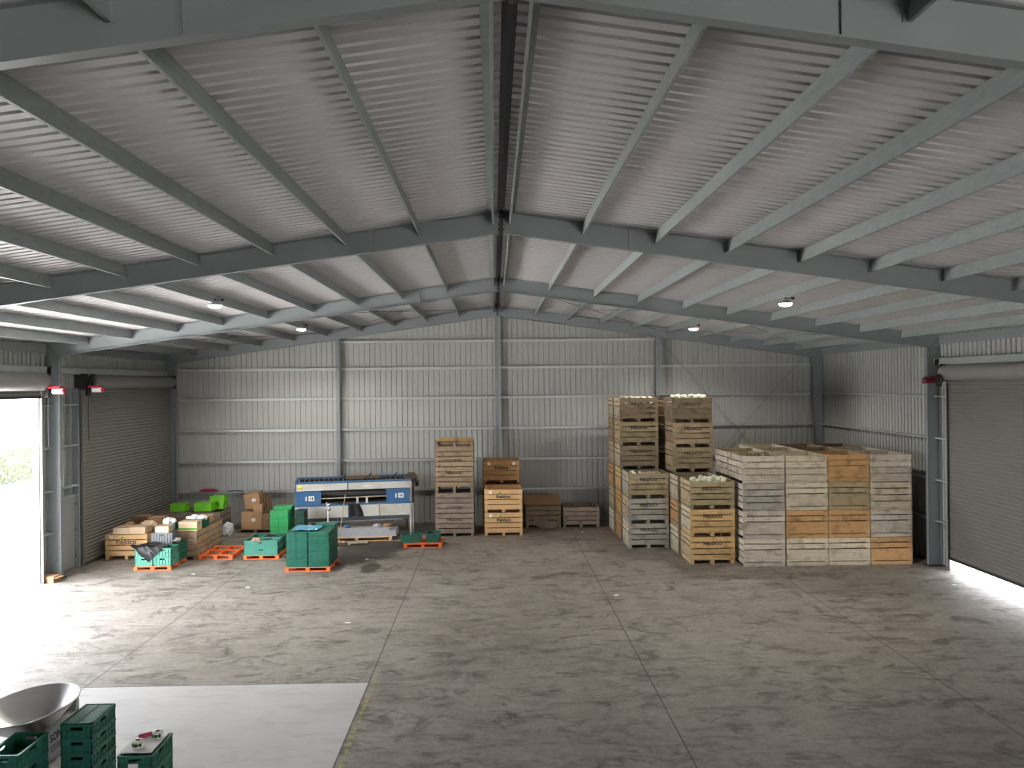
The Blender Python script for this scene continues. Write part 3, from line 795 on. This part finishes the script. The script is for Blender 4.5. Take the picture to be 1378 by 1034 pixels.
def folded_stack(x, y, z, w_, d_, h_, n, mt, what, group):
    for i in range(n):
        k = n-1-i
        o = link('folded_crate', folded_mesh(w_-.008, d_-.008, h_, mt, 0), None, (x+random.uniform(-.003, .003), y+random.uniform(-.003, .003), z+i*h_))
        tag(o, f'folded {what}, {onum[k]}{" from top" if k else " one"}', 'folded crate', group)
PM = {}
def pallet(x, y, w_, d_, label, mt=M_orange, rz=0, h=.14, open_deck=False, wood_=False):
    root = tag(empty('pallet', (x, y, 0), rz), label, 'pallet')
    t = .02
    n = 5 if open_deck else 7; bw = .09
    b = MB()
    if open_deck:
        for yy in (0, d_*.47, d_-.14): b.box(0, w_, yy, yy+.14, h-t, h)
    else:
        for i in range(n): b.box(0, w_, i*(d_-bw)/(n-1), i*(d_-bw)/(n-1)+bw, h-t, h)
    b.build('deck_boards', mt, root)
    for xx in (0, w_/2-.05, w_-.1):
        b = MB()
        if open_deck: b.box(xx, xx+.1, 0, d_, t, h-t)
        else:
            for yy in (0, d_/2-.06, d_-.12): b.box(xx, xx+.1, yy, yy+.12, t, h-t)
            b.box(xx, xx+.1, .001, d_-.001, h-2*t, h-t-.001)
        b.build('bearer', mt, root)
    b = MB()
    for yy in (0, d_/2-.05, d_-.1): b.box(0, w_, yy, yy+.1, 0, t)
    b.build('base_boards', mt, root)
    return root
def carton(x, y, z, w_, d_, h_, mt, label, rz=0, rot=None, sticker=False, stripe=None, flaps=False, group=None):
    root = tag(empty('cardboard_box', (x, y, z), rz, rot), label, 'box', group)
    MB().box(0, w_, 0, d_, 0, h_).build('carton', mt, root)
    MB().box(-.001, w_+.001, d_/2-.025, d_/2+.025, h_, h_+.002).box(w_/2 if False else w_, w_+.002, d_/2-.025, d_/2+.025, h_-.1, h_+.001).build('packing_tape', M_cardl if mt != M_cardl else M_card, root)
    if sticker: MB().box(w_*.5, w_*.5+.13, -.004, 0, h_*.45, h_*.45+.1).build('paper_label', M_label, root)
    if stripe: MB().box(0, w_, -.003, 0, h_*.12, h_*.34).build('printed_stripe', stripe, root)
    return root
def lump(name, loc, sx, sy, sz, mt, label, cat, seed, amp=.35, kind=None, sub=3):
    bm = bmesh.new(); bmesh.ops.create_icosphere(bm, subdivisions=sub, radius=1)
    for v in bm.verts:
        p = v.co.copy(); n_ = noise.noise(p*1.5+Vector((seed*7.3, 0, 0)))+.5*noise.noise(p*4+Vector((seed, 5, 0)))
        v.co = p*(1+amp*n_); v.co.x *= sx; v.co.y *= sy; v.co.z = max(v.co.z, -.8)*sz+.8*sz
    me = bpy.data.meshes.new(name); bm.to_mesh(me); bm.free(); me.materials.append(mt)
    return tag(link(name, me, None, loc), label, cat, kind=kind)
def sheet_cloth(name, loc, w_, d_, mt, label, cat, seed, amp=.04, drape=None, rz=0):
    b = MB(); nx, ny = 20, 16; vs = []; fs = []
    for j in range(ny):
        for i in range(nx):
            u, v = i/(nx-1), j/(ny-1); px, py = u*w_, v*d_
            z = amp*(noise.noise(Vector((u*4+seed, v*4, 0)))+.6*abs(noise.noise(Vector((u*9, v*9+seed, 2)))))+amp
            q = Vector((px+.02*noise.noise(Vector((u*5, v*5, 9))), py, z))
            if drape: q = drape(u, v, q)
            vs.append(q)
    for j in range(ny-1):
        for i in range(nx-1): fs.append((j*nx+i, j*nx+i+1, (j+1)*nx+i+1, (j+1)*nx+i))
    o = b.add(vs, fs, smooth=False).build(name, mt, None, loc, (0, 0, rz)); tag(o, label, cat)
    md = o.modifiers.new('s', 'SOLIDIFY'); md.thickness = .003
    return o

# pallet A: folded crates
pallet(-5.56, 21.98, 1.19, 1.22, 'orange pallet under the tall block of folded dark green crates', h=.12)
cn = [['front left', 'front right'], ['middle left', 'middle right'], ['rear left', 'rear right']]
for r__ in range(3):
    for c_ in range(2):
        folded_stack(-5.53+c_*.575, 22.0+r__*.40, .12, .575, .40, .0655, 14 if not (r__ == 2 and c_ == 1) else 15, M_teal if False else M_green, f'green crate in the {cn[r__][c_]} column on the orange pallet', 'folded crates on the front orange pallet')
sheet_cloth('plastic_film', (-5.42, 22.15, 1.045), .7, .75, M_bluefilm, 'crumpled blue and clear film on top of the folded crates', 'film', 2, .03)
# bright green and dark green stacks
folded_stack(-7.03, 26.0, .0, .59, .42, .068, 15, M_greenb, 'bright green crate in the front bright column', 'bright green folded crates')
folded_stack(-7.03, 26.43, .0, .59, .42, .068, 16, M_greenb, 'bright green crate in the rear bright column', 'bright green folded crates')
folded_stack(-6.13, 25.5, .0, .30, .50, .068, 16, M_greend, 'dark green crate in the small column by the blue machine', 'dark green folded crates')
# pallet B: teal crates with things heaped on them
pallet(-9.68, 22.38, .99, 1.2, 'orange pallet under the teal crates in front of the pale pine bin', h=.115)
for l_ in range(2):
    for r__ in range(2):
        for c_ in range(2):
            crate(-9.66+c_*.485, 22.4+r__*.59, .115+l_*.24, .478, .58, .238, M_teal if r__ == 0 else M_green, f'{"teal" if r__ == 0 else "dark green"} crate, {["lower","upper"][l_]} layer, {["front","rear"][r__]} {["left","right"][c_]} of the pallet beside the pine bin', 'teal crates on the left pallet')
def drp(u, v, q):
    if v < .35: q.z -= (.35-v)*.75*(1-abs(u-.5)*1.6); q.y = max(q.y, -0.02+.0)+0
    return q
def diamond(u, v, q):
    # a square bag lying cornerwise, its near corner hanging over the crate's front
    a = (u-.5)*.55; c_ = (v-.5)*.55
    x = a-c_; y = a+c_
    z = q.z
    if y < -.1: z += (y+.1)*.95; y = -.1-.02*abs(math.sin(u*9))-.004
    return Vector((x, y, z))
sheet_cloth('plastic_bag', (-9.30, 22.49, .605), .6, .6, M_blackfilm, 'shiny black plastic bag draped over the teal crates', 'bag', 5, .05, drape=diamond)
crate(-9.47, 22.98, .60, .60, .42, .30, M_grey, 'dark grey crate on top of the teal crates', rz=0)
carton(-9.36, 23.02, .905, .36, .30, .17, M_cardl, 'pale small carton on the dark grey crate', stripe=None)
lump('plastic_bag', (-8.93, 23.25, .60), .20, .22, .07, M_film, 'crumpled clear plastic on the rear right teal crate', 'bag', 4)
# on the pine bin
carton(-10.93, 23.93, .72, .45, .5, .17, M_cardl, 'pale flat carton on the pine bin, left one')
carton(-10.47, 23.93, .72, .45, .5, .19, M_cardl, 'pale flat carton on the pine bin, right one')
lump('paper_sack', (-10.25, 24.72, .72), .25, .22, .14, M_cardl, 'crumpled brown paper sack behind the flat cartons', 'sack', 8)
lump('paper_sack', (-10.80, 24.72, .72), .18, .2, .12, M_card, 'darker crumpled paper behind the left flat carton', 'sack', 9)
carton(-11.1, 25.6, .70, .44, .5, .26, M_cardd, 'brown carton on the dark bin beside the closed left roller door')
carton(-10.62, 25.6, .70, .40, .5, .21, M_card, 'lighter brown carton on the dark bin, away from the roller door')
# on the weathered bins
carton(-8.98, 23.70, .82, .52, .40, .26, M_cardl, 'tan carton with a green stripe on the weathered bin', stripe=M_leaf)
crate(-9.05, 24.25, .82, .6, .42, .25, M_green, 'green crate holding white bags on the weathered bin')
lump('plastic_bag', (-8.83, 24.45, .93), .20, .17, .13, M_whitefilm, 'white plastic bag bulging out of the green crate on weathered bin', 'bag', 3)
lump('plastic_bag', (-8.60, 24.5, .99), .15, .13, .09, M_whitefilm, 'smaller white plastic bag at the green crate\'s right end', 'bag', 6)
crate(-9.60, 24.0, .82, .42, .38, .16, M_greend, 'dark green crate under a round white bag on the weathered bin')
lump('plastic_bag', (-9.42, 24.15, .90), .18, .16, .14, M_whitefilm, 'round white plastic bag on the dark green crate', 'bag', 11)
carton(-8.98, 24.95, .82, .42, .5, .22, M_card, 'open brown carton at the rear of the weathered bins')
# lime crates
crate(-10.73, 27.6, .79, .50, .40, .25, M_lime, 'lime green crate alone on the left dark bin', 'lime crates in the left corner')
crate(-9.95, 27.6, .79, .58, .40, .28, M_lime, 'lime green crate in front on the right dark bin', 'lime crates in the left corner')
crate(-9.60, 28.08, .79, .48, .40, .24, M_lime, 'lower lime green crate of the pair behind the front one', 'lime crates in the left corner')
crate(-9.60, 28.08, 1.03, .50, .42, .20, M_lime, 'upper lime green crate of the pair behind the front one', 'lime crates in the left corner')
# empty pallets
pallet(-8.42, 23.68, .95, 1.45, 'empty orange pallet on the floor between the teal and green crates', open_deck=True, h=.13)
pallet(-7.14, 23.62, 1.0, 1.15, 'orange pallet under the two-layer green crates', h=.12)
for l_ in range(2):
    for r__ in range(2):
        for c_ in range(1):
            crate(-7.13, 23.65+r__*.57, .12+l_*.205, .95, .56, .203, M_green if r__ else M_teal, f'green crate, {["lower","upper"][l_]} layer, {["front","rear"][r__]} row on the pallet beside the folded stack', 'green crates on the middle orange pallet')
lump('paper_sack', (-6.85, 23.93, .36), .15, .18, .11, mat('salmon_paper', (.6, .28, .2), .7), 'salmon-coloured wrap lying in the upper front green crate', 'wrap', 14)
lump('glove_bundle', (-6.55, 24.35, .42), .18, .16, .09, M_black, 'black bundle lying in the upper rear green crate', 'bundle', 15)
# pallet D with crates
pallet(-2.76, 24.95, 1.14, 1.0, 'orange pallet with two green crates beside the brown bin stack', h=.13)
crate(-2.80, 25.05, .13, .60, .40, .24, M_green, 'green crate at the left on the small orange pallet', rz=R(14))
crate(-2.09, 25.1, .13, .40, .60, .26, M_green, 'green crate at the right on the small orange pallet')
lump('plastic_bag', (-1.9, 25.35, .16), .13, .18, .12, M_blackfilm, 'black wrap inside the right green crate on small pallet', 'bag', 16)
# cardboard boxes on a dark pallet
pallet(-8.62, 27.9, 1.2, .95, 'dark wooden pallet under the brown cardboard boxes', W_umber, h=.12)
carton(-8.52, 28.02, .12, .68, .7, .56, M_card, 'large brown cardboard box with a white label, bottom of the pile', sticker=True)
carton(-7.82, 28.05, .12, .40, .6, .50, M_cardd, 'darker brown box pushed against the right of the large one')
carton(-8.44, 28.25, .74, .52, .5, .50, M_card, 'tilted brown cardboard box with a label on the pile', rot=(R(4), R(-9), 0), sticker=True)
carton(-8.10, 27.93, .685, .30, .3, .26, M_card, 'small brown box in front of the tilted one on the pile')
for i in range(3):
    tag(MB().box(0, .02, 0, .55, 0, .62-.05*i).build('cardboard_sheet', M_cardd, None, (-7.79+i*.07, 28.1, .63), (0, R(-8), 0)), ['flattened cardboard sheet leaning nearest the tilted box', 'flattened cardboard sheet, middle of three leaning on the pile', 'flattened cardboard sheet, outermost of three on the pile'][i], 'cardboard sheet', 'cardboard sheets beside the tilted box')
lump('plastic_film', (-8.80, 27.50, 0), .2, .2, .24, M_film, 'crumpled clear plastic film on the floor by the cardboard boxes', 'film', 21, .5)
tag(MB().box(0, 1.5, 0, .05, 0, .03).build('timber_plank', W_umber, None, (-9.4, 28.95, .0), (0, R(-14), 0)), 'dark plank leaning behind the cardboard boxes', 'plank')
# bits on the back wall rail
tag(lump('plastic_sheet', (-10.1, 29.50, 1.2), .33, .05, .06, M_pinkred, 'folded red plastic lying on the back wall rail', 'plastic', 30, .25), None)
tag(MB().tube([(0, 0, .02), (.25, 0, .03), (.55, .01, .015)], .018, 6).build('pry_bar', M_black, None, (-9.45, 29.50, 1.195)), 'thin black bar lying on the back wall rail', 'bar')

# ---------------------------------------------------------------- blue and cream machine
MR = R(11)
mc = tag(empty('grading_machine', (-6.31, 26.3, 0), MR), 'long blue and cream produce grading machine against the back wall', 'machine')
W_ = 3.66; D_ = 1.45
def mpart(name, mt, *boxes, parent=mc):
    b = MB()
    for x in boxes: b.box(*x)
    return b.build(name, mt, parent)
mpart('top_rail', M_blue, (0, W_, 0, .05, 1.80, 1.86), (0, W_, D_-.05, D_, 1.80, 1.86))
mpart('end_rail', M_blue, (0, .05, 0, D_, 1.80, 1.855)); mpart('end_rail', M_rust, (W_-.05, W_, 0, D_, 1.80, 1.855))
p_ = mpart('upper_panel', M_cream, (.04, 1.62, -.012, .01, 1.575, 1.79), (1.65, W_-.05, -.012, .01, 1.575, 1.79))
MB().lathe([(0, 0), (.065, 0), (.065, .003), (0, .003)], 20, mt=Matrix.Translation((.16, -.014, 1.68)) @ Matrix.Scale(1.3, 4, (1, 0, 0)) @ Matrix.Rotation(R(90), 4, 'X')).build('yellow_sticker', M_yellow, p_)
link('lettering', text_mesh('RIGID', .045, M_pinkred, .001), p_, (2.1, -.016, 1.70)) if False else None
MB().box(2.12, 2.32, -.016, -.013, 1.665, 1.69).build('paper_label', M_label, p_)
for x0, x1 in ((.04, .80), (2.86, W_-.05)):
    bx_ = mpart('control_box', M_blue, (x0, x1, -.02, .25, 1.10, 1.56))
    s_ = M_label
    o_ = x0+.28
    MB().box(o_, o_+.045, -.026, -.021, 1.27, 1.40).box(o_+.09, o_+.27, -.026, -.021, 1.26, 1.41).build('paper_label', s_, bx_)
    MB().box(o_+.05, o_+.085, -.026, -.021, 1.27, 1.40).box(o_+.14, o_+.17, -.028, -.026, 1.30, 1.37).box(o_+.20, o_+.23, -.028, -.026, 1.29, 1.38).build('warning_sign', M_ink, bx_)
    MB().box(x0, x1, -.03, -.02, 1.54, 1.56).box(x0, x1, -.03, -.02, 1.10, 1.12).box(x0, x0+.02, -.03, -.02, 1.1, 1.56).box(x1-.02, x1, -.03, -.02, 1.1, 1.56).build('box_frame', M_blue, bx_)
mpart('middle_rail', M_blue, (.0, W_, -.005, .05, 1.07, 1.12))
lp = mpart('lower_panel', M_cream, (.0, 1.98, -.01, .012, .70, 1.07), (2.0, 2.62, -.01, .012, .70, 1.07), (2.64, W_-.04, -.01, .012, .70, 1.07))
mpart('lower_rail', mat('grimy_rail', (.06, .07, .08), .6), (.2, W_-.05, .02, .08, .58, .70))
# black flap
b = MB(); vs = []; fs = []
for j in range(9):
    for i in range(9):
        u, v = i/8, j/8; wd = .40-.0*v; x = 1.64+u*(.34+.14*math.sin(v*1.6)); vs.append((x, -.05-.03*math.sin(u*11)-.01, 1.13-v*.42))
for j in range(8):
    for i in range(8): fs.append((j*9+i, j*9+i+1, (j+1)*9+i+1, (j+1)*9+i))
b.add(vs, fs, smooth=True).build('rubber_flap', M_black, mc)
MB().tube([(.80, .02, 1.31), (2.88, .02, 1.33)], .022, 10).build('cross_bar', W_fresh, mc)
for xx in (1.9, 2.2): mpart('bracket', M_silver, (xx, xx+.07, -.0, .03, 1.12, 1.31))
# dark drum rollers inside
for k in range(5): MB().tube([(.8, .30+k*.22, 1.40-.02*k), (3.5, .30+k*.22, 1.40-.02*k)], .09, 12).build('brush_roller', M_dark, mc)
mpart('inner_tray', M_dark, (.1, W_-.1, .25, D_-.1, 1.12, 1.16), (.1, W_-.1, D_-.09, D_-.07, 1.1, 1.8))
mpart('side_panel', M_blue, (0, .015, .02, D_, .75, 1.80)); mpart('side_panel', M_rust, (W_-.03, W_-.015, .06, D_, 1.0, 1.80))
for (xx, yy, mt_) in ((.0, .0, M_blue), (W_-.06, 0, M_cream), (0, D_-.06, M_blue), (W_-.06, D_-.06, M_rust)): mpart('leg', mt_, (xx, xx+.06, yy, yy+.06, 0.0, 1.80))
# slatted top bars
for k in range(22): MB().box(.25+k*.155, .29+k*.155, .05, D_-.05, 1.79, 1.81, mt=Matrix.Identity(4)).build('top_slat', M_rust, mc)
for xx in (1.3, 2.1, 2.95): MB().tube([(xx, .1, 1.86), (xx+.22, .5, 1.93), (xx+.30, .75, 1.99)], .018, 6).build('support_arm', M_dark, mc)
mpart('top_board', M_rust, (1.6, 2.7, .6, D_-.1, 1.83, 1.86))
# conveyor frame at its right end
mpart('conveyor_head', M_rust, (W_+.02, W_+.25, .4, D_+.1, 1.72, 1.90)); MB().tube([(W_+.12, .35, 1.76), (W_+.12, D_+.1, 1.76)], .09, 12).build('head_roller', M_black, mc)
MB().tube([(W_+.23, .5, 1.75), (W_+.23, .5, 1.55)], .055, 12).build('drive_motor', M_black, mc)
mpart('conveyor_leg', M_rust, (W_+.10, W_+.15, .7, .75, 0, 1.7)); mpart('conveyor_leg', M_silver, (W_+.08, W_+.12, .5, .54, 0, 1.0))

# pile of metal beneath
pal = pallet(-5.45, 26.0, 2.2, .8, 'bare pine pallet carrying the aluminium pile under the machine', W_pine, h=.13, rz=R(6))
def mpile(x, y, z, l_, d_, h_, mt, label, rz=R(6), cat='panel'):
    tag(MB().box(0, l_, 0, d_, 0, h_).box(.0, l_, -.004, 0, h_*.42, h_*.5).box(0, l_, -.01, 0, h_-.02, h_).box(0, l_, -.01, 0, 0, .02).build('metal_panel', mt, None, (x, y, z), (0, 0, rz)), label, cat)
mpile(-5.42, 26.05, .13, 2.3, .35, .19, M_silver, 'long silver metal panel lying on the pine pallet, lower layer')
mpile(-5.30, 26.45, .13, 2.2, .30, .20, M_silver, 'long silver metal channel behind the lower panel on the pallet')
mpile(-5.35, 26.08, .32, 2.0, .30, .10, M_silver, 'long silver metal panel lying on the lower panel, top layer')
mpile(-5.9, 26.75, .50, 2.9, .12, .05, M_silver, 'thin silver rail poking out across the pile under the machine', R(11))
tag(MB().box(0, .04, 0, .9, 0, .45).box(0, .45, .0, .04, 0, .04).build('saw_horse', M_rust, None, (-5.95, 26.62, 0)), 'dark metal trestle beneath the machine, left of the pile', 'trestle')
lump('blue_cloth', (-4.66, 26.25, .42), .10, .09, .055, M_blue, 'blue bundle on the aluminium pile', 'bundle', 31)
lump('rag', (-3.75, 26.35, .42), .13, .10, .06, mat('mauve_rag', (.42, .38, .42), .8), 'pale mauve rag on the aluminium pile', 'rag', 32)
lump('hose_bundle', (-3.42, 26.35, .43), .15, .11, .05, mat('copper_hose', (.32, .16, .08), .5), 'copper-brown hose bundle at the right end of the pile', 'hose', 33)
tag(MB().box(0, .6, 0, .3, 0, .04).box(0, .08, 0, .3, -.03, 0).build('timber_board', W_fresh, None, (-4.55, 25.62, .03), (0, 0, R(4))), 'pale board on the floor in front of the aluminium pile', 'board')

# broom and control post
bm_ = tag(empty('broom', (-4.82, 25.62, 0), 0), 'wooden-handled broom leaning on the blue machine', 'broom')
MB().tube([(-.0, .0, .10), (.10, .62, 1.47)], .014, 8).build('handle', W_tan, bm_)
MB().box(-.18, .18, -.03, .03, .07, .13).build('head', W_tan, bm_); MB().box(-.17, .17, -.025, .025, 0, .07).build('bristles', M_rust, bm_)
po = tag(empty('control_post', (-5.19, 25.86, 0)), 'white post with a round grey control box in front of the machine', 'post')
MB().tube([(0, 0, .0), (0, 0, 1.1)], .022, 10).build('pole', M_white, po)
MB().box(-.12, .12, -.12, .12, 0, .02).build('foot', M_dark, po)
MB().lathe([(0, 0), (.06, 0), (.065, .05), (0, .06)], 16, mt=Matrix.Translation((.03, .02, 1.08)) @ Matrix.Rotation(R(90), 4, 'X')).lathe([(0, 0), (.045, 0), (.05, .05), (0, .06)], 16, mt=Matrix.Translation((.02, .02, 1.2)) @ Matrix.Rotation(R(90), 4, 'X')).box(-.05, -.02, -.02, .03, 1.05, 1.28).build('control_box', M_silver, po)

# ---------------------------------------------------------------- foreground
S_ = 'in the near stack beside the steel bowl'
for i in range(5):
    for c_ in range(1):
        crate(-5.21, 10.0, -.0+i*.178, .37, .62, .177, M_green, f'dark green crate, {["lowest","second from floor","middle","second from top","top"][i]} {S_}', 'crates stacked beside the steel bowl', rz=0)
o = link('folded_crate', folded_mesh(.37, .62, .02, M_green, 0), None, (-5.21, 10.0, .884)); tag(o, 'flat ribbed lid closing the near crate stack by the bowl', 'lid')
for i in range(4):
    crate(-4.17, 9.18, i*.215+.02*0, .37, .60, .214, M_green, f'green crate, {["lowest","second from floor","third from floor","top and paper-filled"][i]} in the stack holding label rolls', 'crates stacked under the label rolls', lab=(i == 3))
tag(MB().box(.0, .34, 0, .5, 0, .012).build('paper_sheet', M_label, None, (-4.155, 9.22, .872), (R(1), 0, 0)), 'white printed paper lying on the label roll crate', 'paper')
def roll(x, y, z, r, h, label):
    root = tag(empty('label_roll', (x, y, z)), label, 'roll', 'label rolls on the green crate')
    MB().lathe([(r*.42, 0), (r, 0), (r, h), (r*.42, h), (r*.42, 0)], 28).build('paper', M_label, root)
    MB().lathe([(r*.36, .001), (r*.42, .001), (r*.42, h+.002), (r*.36, h+.002), (r*.36, .001)], 24).build('core', M_card, root)
    for k in range(5):
        a = -2.3+k*.38
        MB().box(-.012, .012, -.001, .001, h*.25, h*.7, mt=Matrix.Translation((math.cos(a)*(r+.001), math.sin(a)*(r+.001), 0)) @ Matrix.Rotation(a+R(90), 4, 'Z')).build('printed_label', M_leaf if k % 2 else M_ink, root)
roll(-4.02, 9.36, .884, .062, .075, 'white label roll with green print, front one on the crate')
roll(-3.90, 9.60, .884, .060, .075, 'white label roll with dark print, rear one on the crate')
tag(MB().box(0, .2, 0, .008, 0, .05).build('paper_strip', M_pinkred, None, (-4.09, 9.55, .886), (0, 0, R(40))), 'red paper strip beside the label rolls', 'paper')
for i in range(4):
    crate(-5.69, 9.30, i*.21, .38, .62, .209, M_green, f'open green crate, {["lowest","second from floor","third from floor","top"][i]} of the stack in front of the steel bowl', 'open crates stacked in front of the bowl')

# bowl machine
bo = tag(empty('bowl_feeder', (-5.85, 10.45, 0)), 'white machine with a wide stainless steel bowl on top', 'machine')
prof = [(.0, .60), (.09, .60), (.13, .615), (.30, .74), (.575, .965), (.588, .972), (.600, .962), (.594, .945), (.575, .935), (.36, .74), (.20, .62), (.10, .585), (0, .585)]
tilt = Matrix.Translation((0, 0, .96)) @ Matrix.Rotation(R(-6), 4, 'Y') @ Matrix.Rotation(R(5), 4, 'X') @ Matrix.Translation((0, 0, -.96))
MB().lathe(prof, 72, mt=tilt).build('bowl', M_stain, bo)
MB().tube([(-.06, 0, .46), (-.03, .02, .59)], .10, 20).build('bowl_neck', M_silver, bo)
M_mach = mat('machine_grey', (.50, .49, .48), .45, var=.03)
cab = MB().box(-.42, .38, -.30, .52, .12, .46).box(.30, .38, -.30, .52, .46, .72).prism([(.36, .46), (.52, .46), (.52, .86), (.46, .86)], 'x', -.42, .38).build('cabinet', M_mach, bo)
l_ = link('lettering', text_mesh('SON', .13, M_ink, .001, .002), cab); l_.matrix_local = Matrix.Translation((.382, -.06, .60)) @ Matrix.Rotation(R(90), 4, 'Z')
MB().box(.38, .3815, -.2, .10, .50, .51).box(.38, .3815, -.2, .06, .47, .48).box(.38, .3815, -.2, .08, .44, .45).build('small_print', M_ink, cab)
MB().box(.38, .58, -.40, .10, .28, .32).box(.38, .58, -.40, -.38, .32, .36).build('discharge_tray', M_white, bo)
for xx, yy in ((-.4, -.28), (.30, -.28), (-.4, .44), (.30, .44)): MB().box(xx, xx+.06, yy, yy+.06, 0, .12).build('leg', M_silver, bo)

# cardboard offcut by the left column
tag(MB().box(0, .36, 0, .30, 0, .16).box(-.08, 0, 0, .3, .10, .105).box(.36, .46, 0, .3, .12, .125).build('open_cardboard_box', M_card, None, (-11.5, 21.18, 0), (0, 0, R(-8))), 'small open brown cardboard box at the foot of the left column', 'box')

# litter
lt = [((-1.4, 27.9), 'left of the pine bins'), ((2.9, 27.2), 'in front of the low grey bin'), ((3.3, 26.1), 'left of the tall stacks'), ((-3.62, 23.5), 'on the oil stain'), ((-8.0, 21.9), 'in front of the empty orange pallet'), ((2.75, 19.0), 'on the open floor'), ((-6.0, 20.3), 'in front of the folded crates'), ((-3.0, 17.2), 'near the pale slab'), ((10.9, 19.6), 'near the right door')]
for i, ((x, y), wh) in enumerate(lt):
    tag(MB().add([(0, 0, .004), (.09, .02, .012), (.12, .08, .004), (.04, .11, .015), (-.02, .06, .004)], [(0, 1, 2, 3, 4)]).build('paper_scrap', M_label, None, (x, y, 0), (0, 0, i*1.3)), f'scrap of white paper on the floor {wh}', 'scrap', 'paper scraps on the floor')

# ---------------------------------------------------------------- outside
b = MB(); rn = random.Random(9)
for i in range(9000):
    y = rn.uniform(30, 47.0); x = -26+rn.uniform(-.9, .9); z = rn.uniform(0, 2.0)+.15*math.sin(y*1.7)
    if rn.random() < .5: x = -25.1+rn.uniform(-.15, .15)
    a = rn.uniform(0, 6.3); l_ = .10
    b.add([(x, y, z), (x+.05, y+math.cos(a)*l_, z+math.sin(a)*l_), (x-.03, y+math.cos(a+1)*l_, z+math.sin(a+1)*l_)], [(0, 1, 2)])
b.box(-26.7, -25.3, 30, 46.8, -.02, 1.8)
tag(b.build('hedge', M_hedge), 'clipped green hedge seen through the open left doorway', 'hedge', kind='stuff')
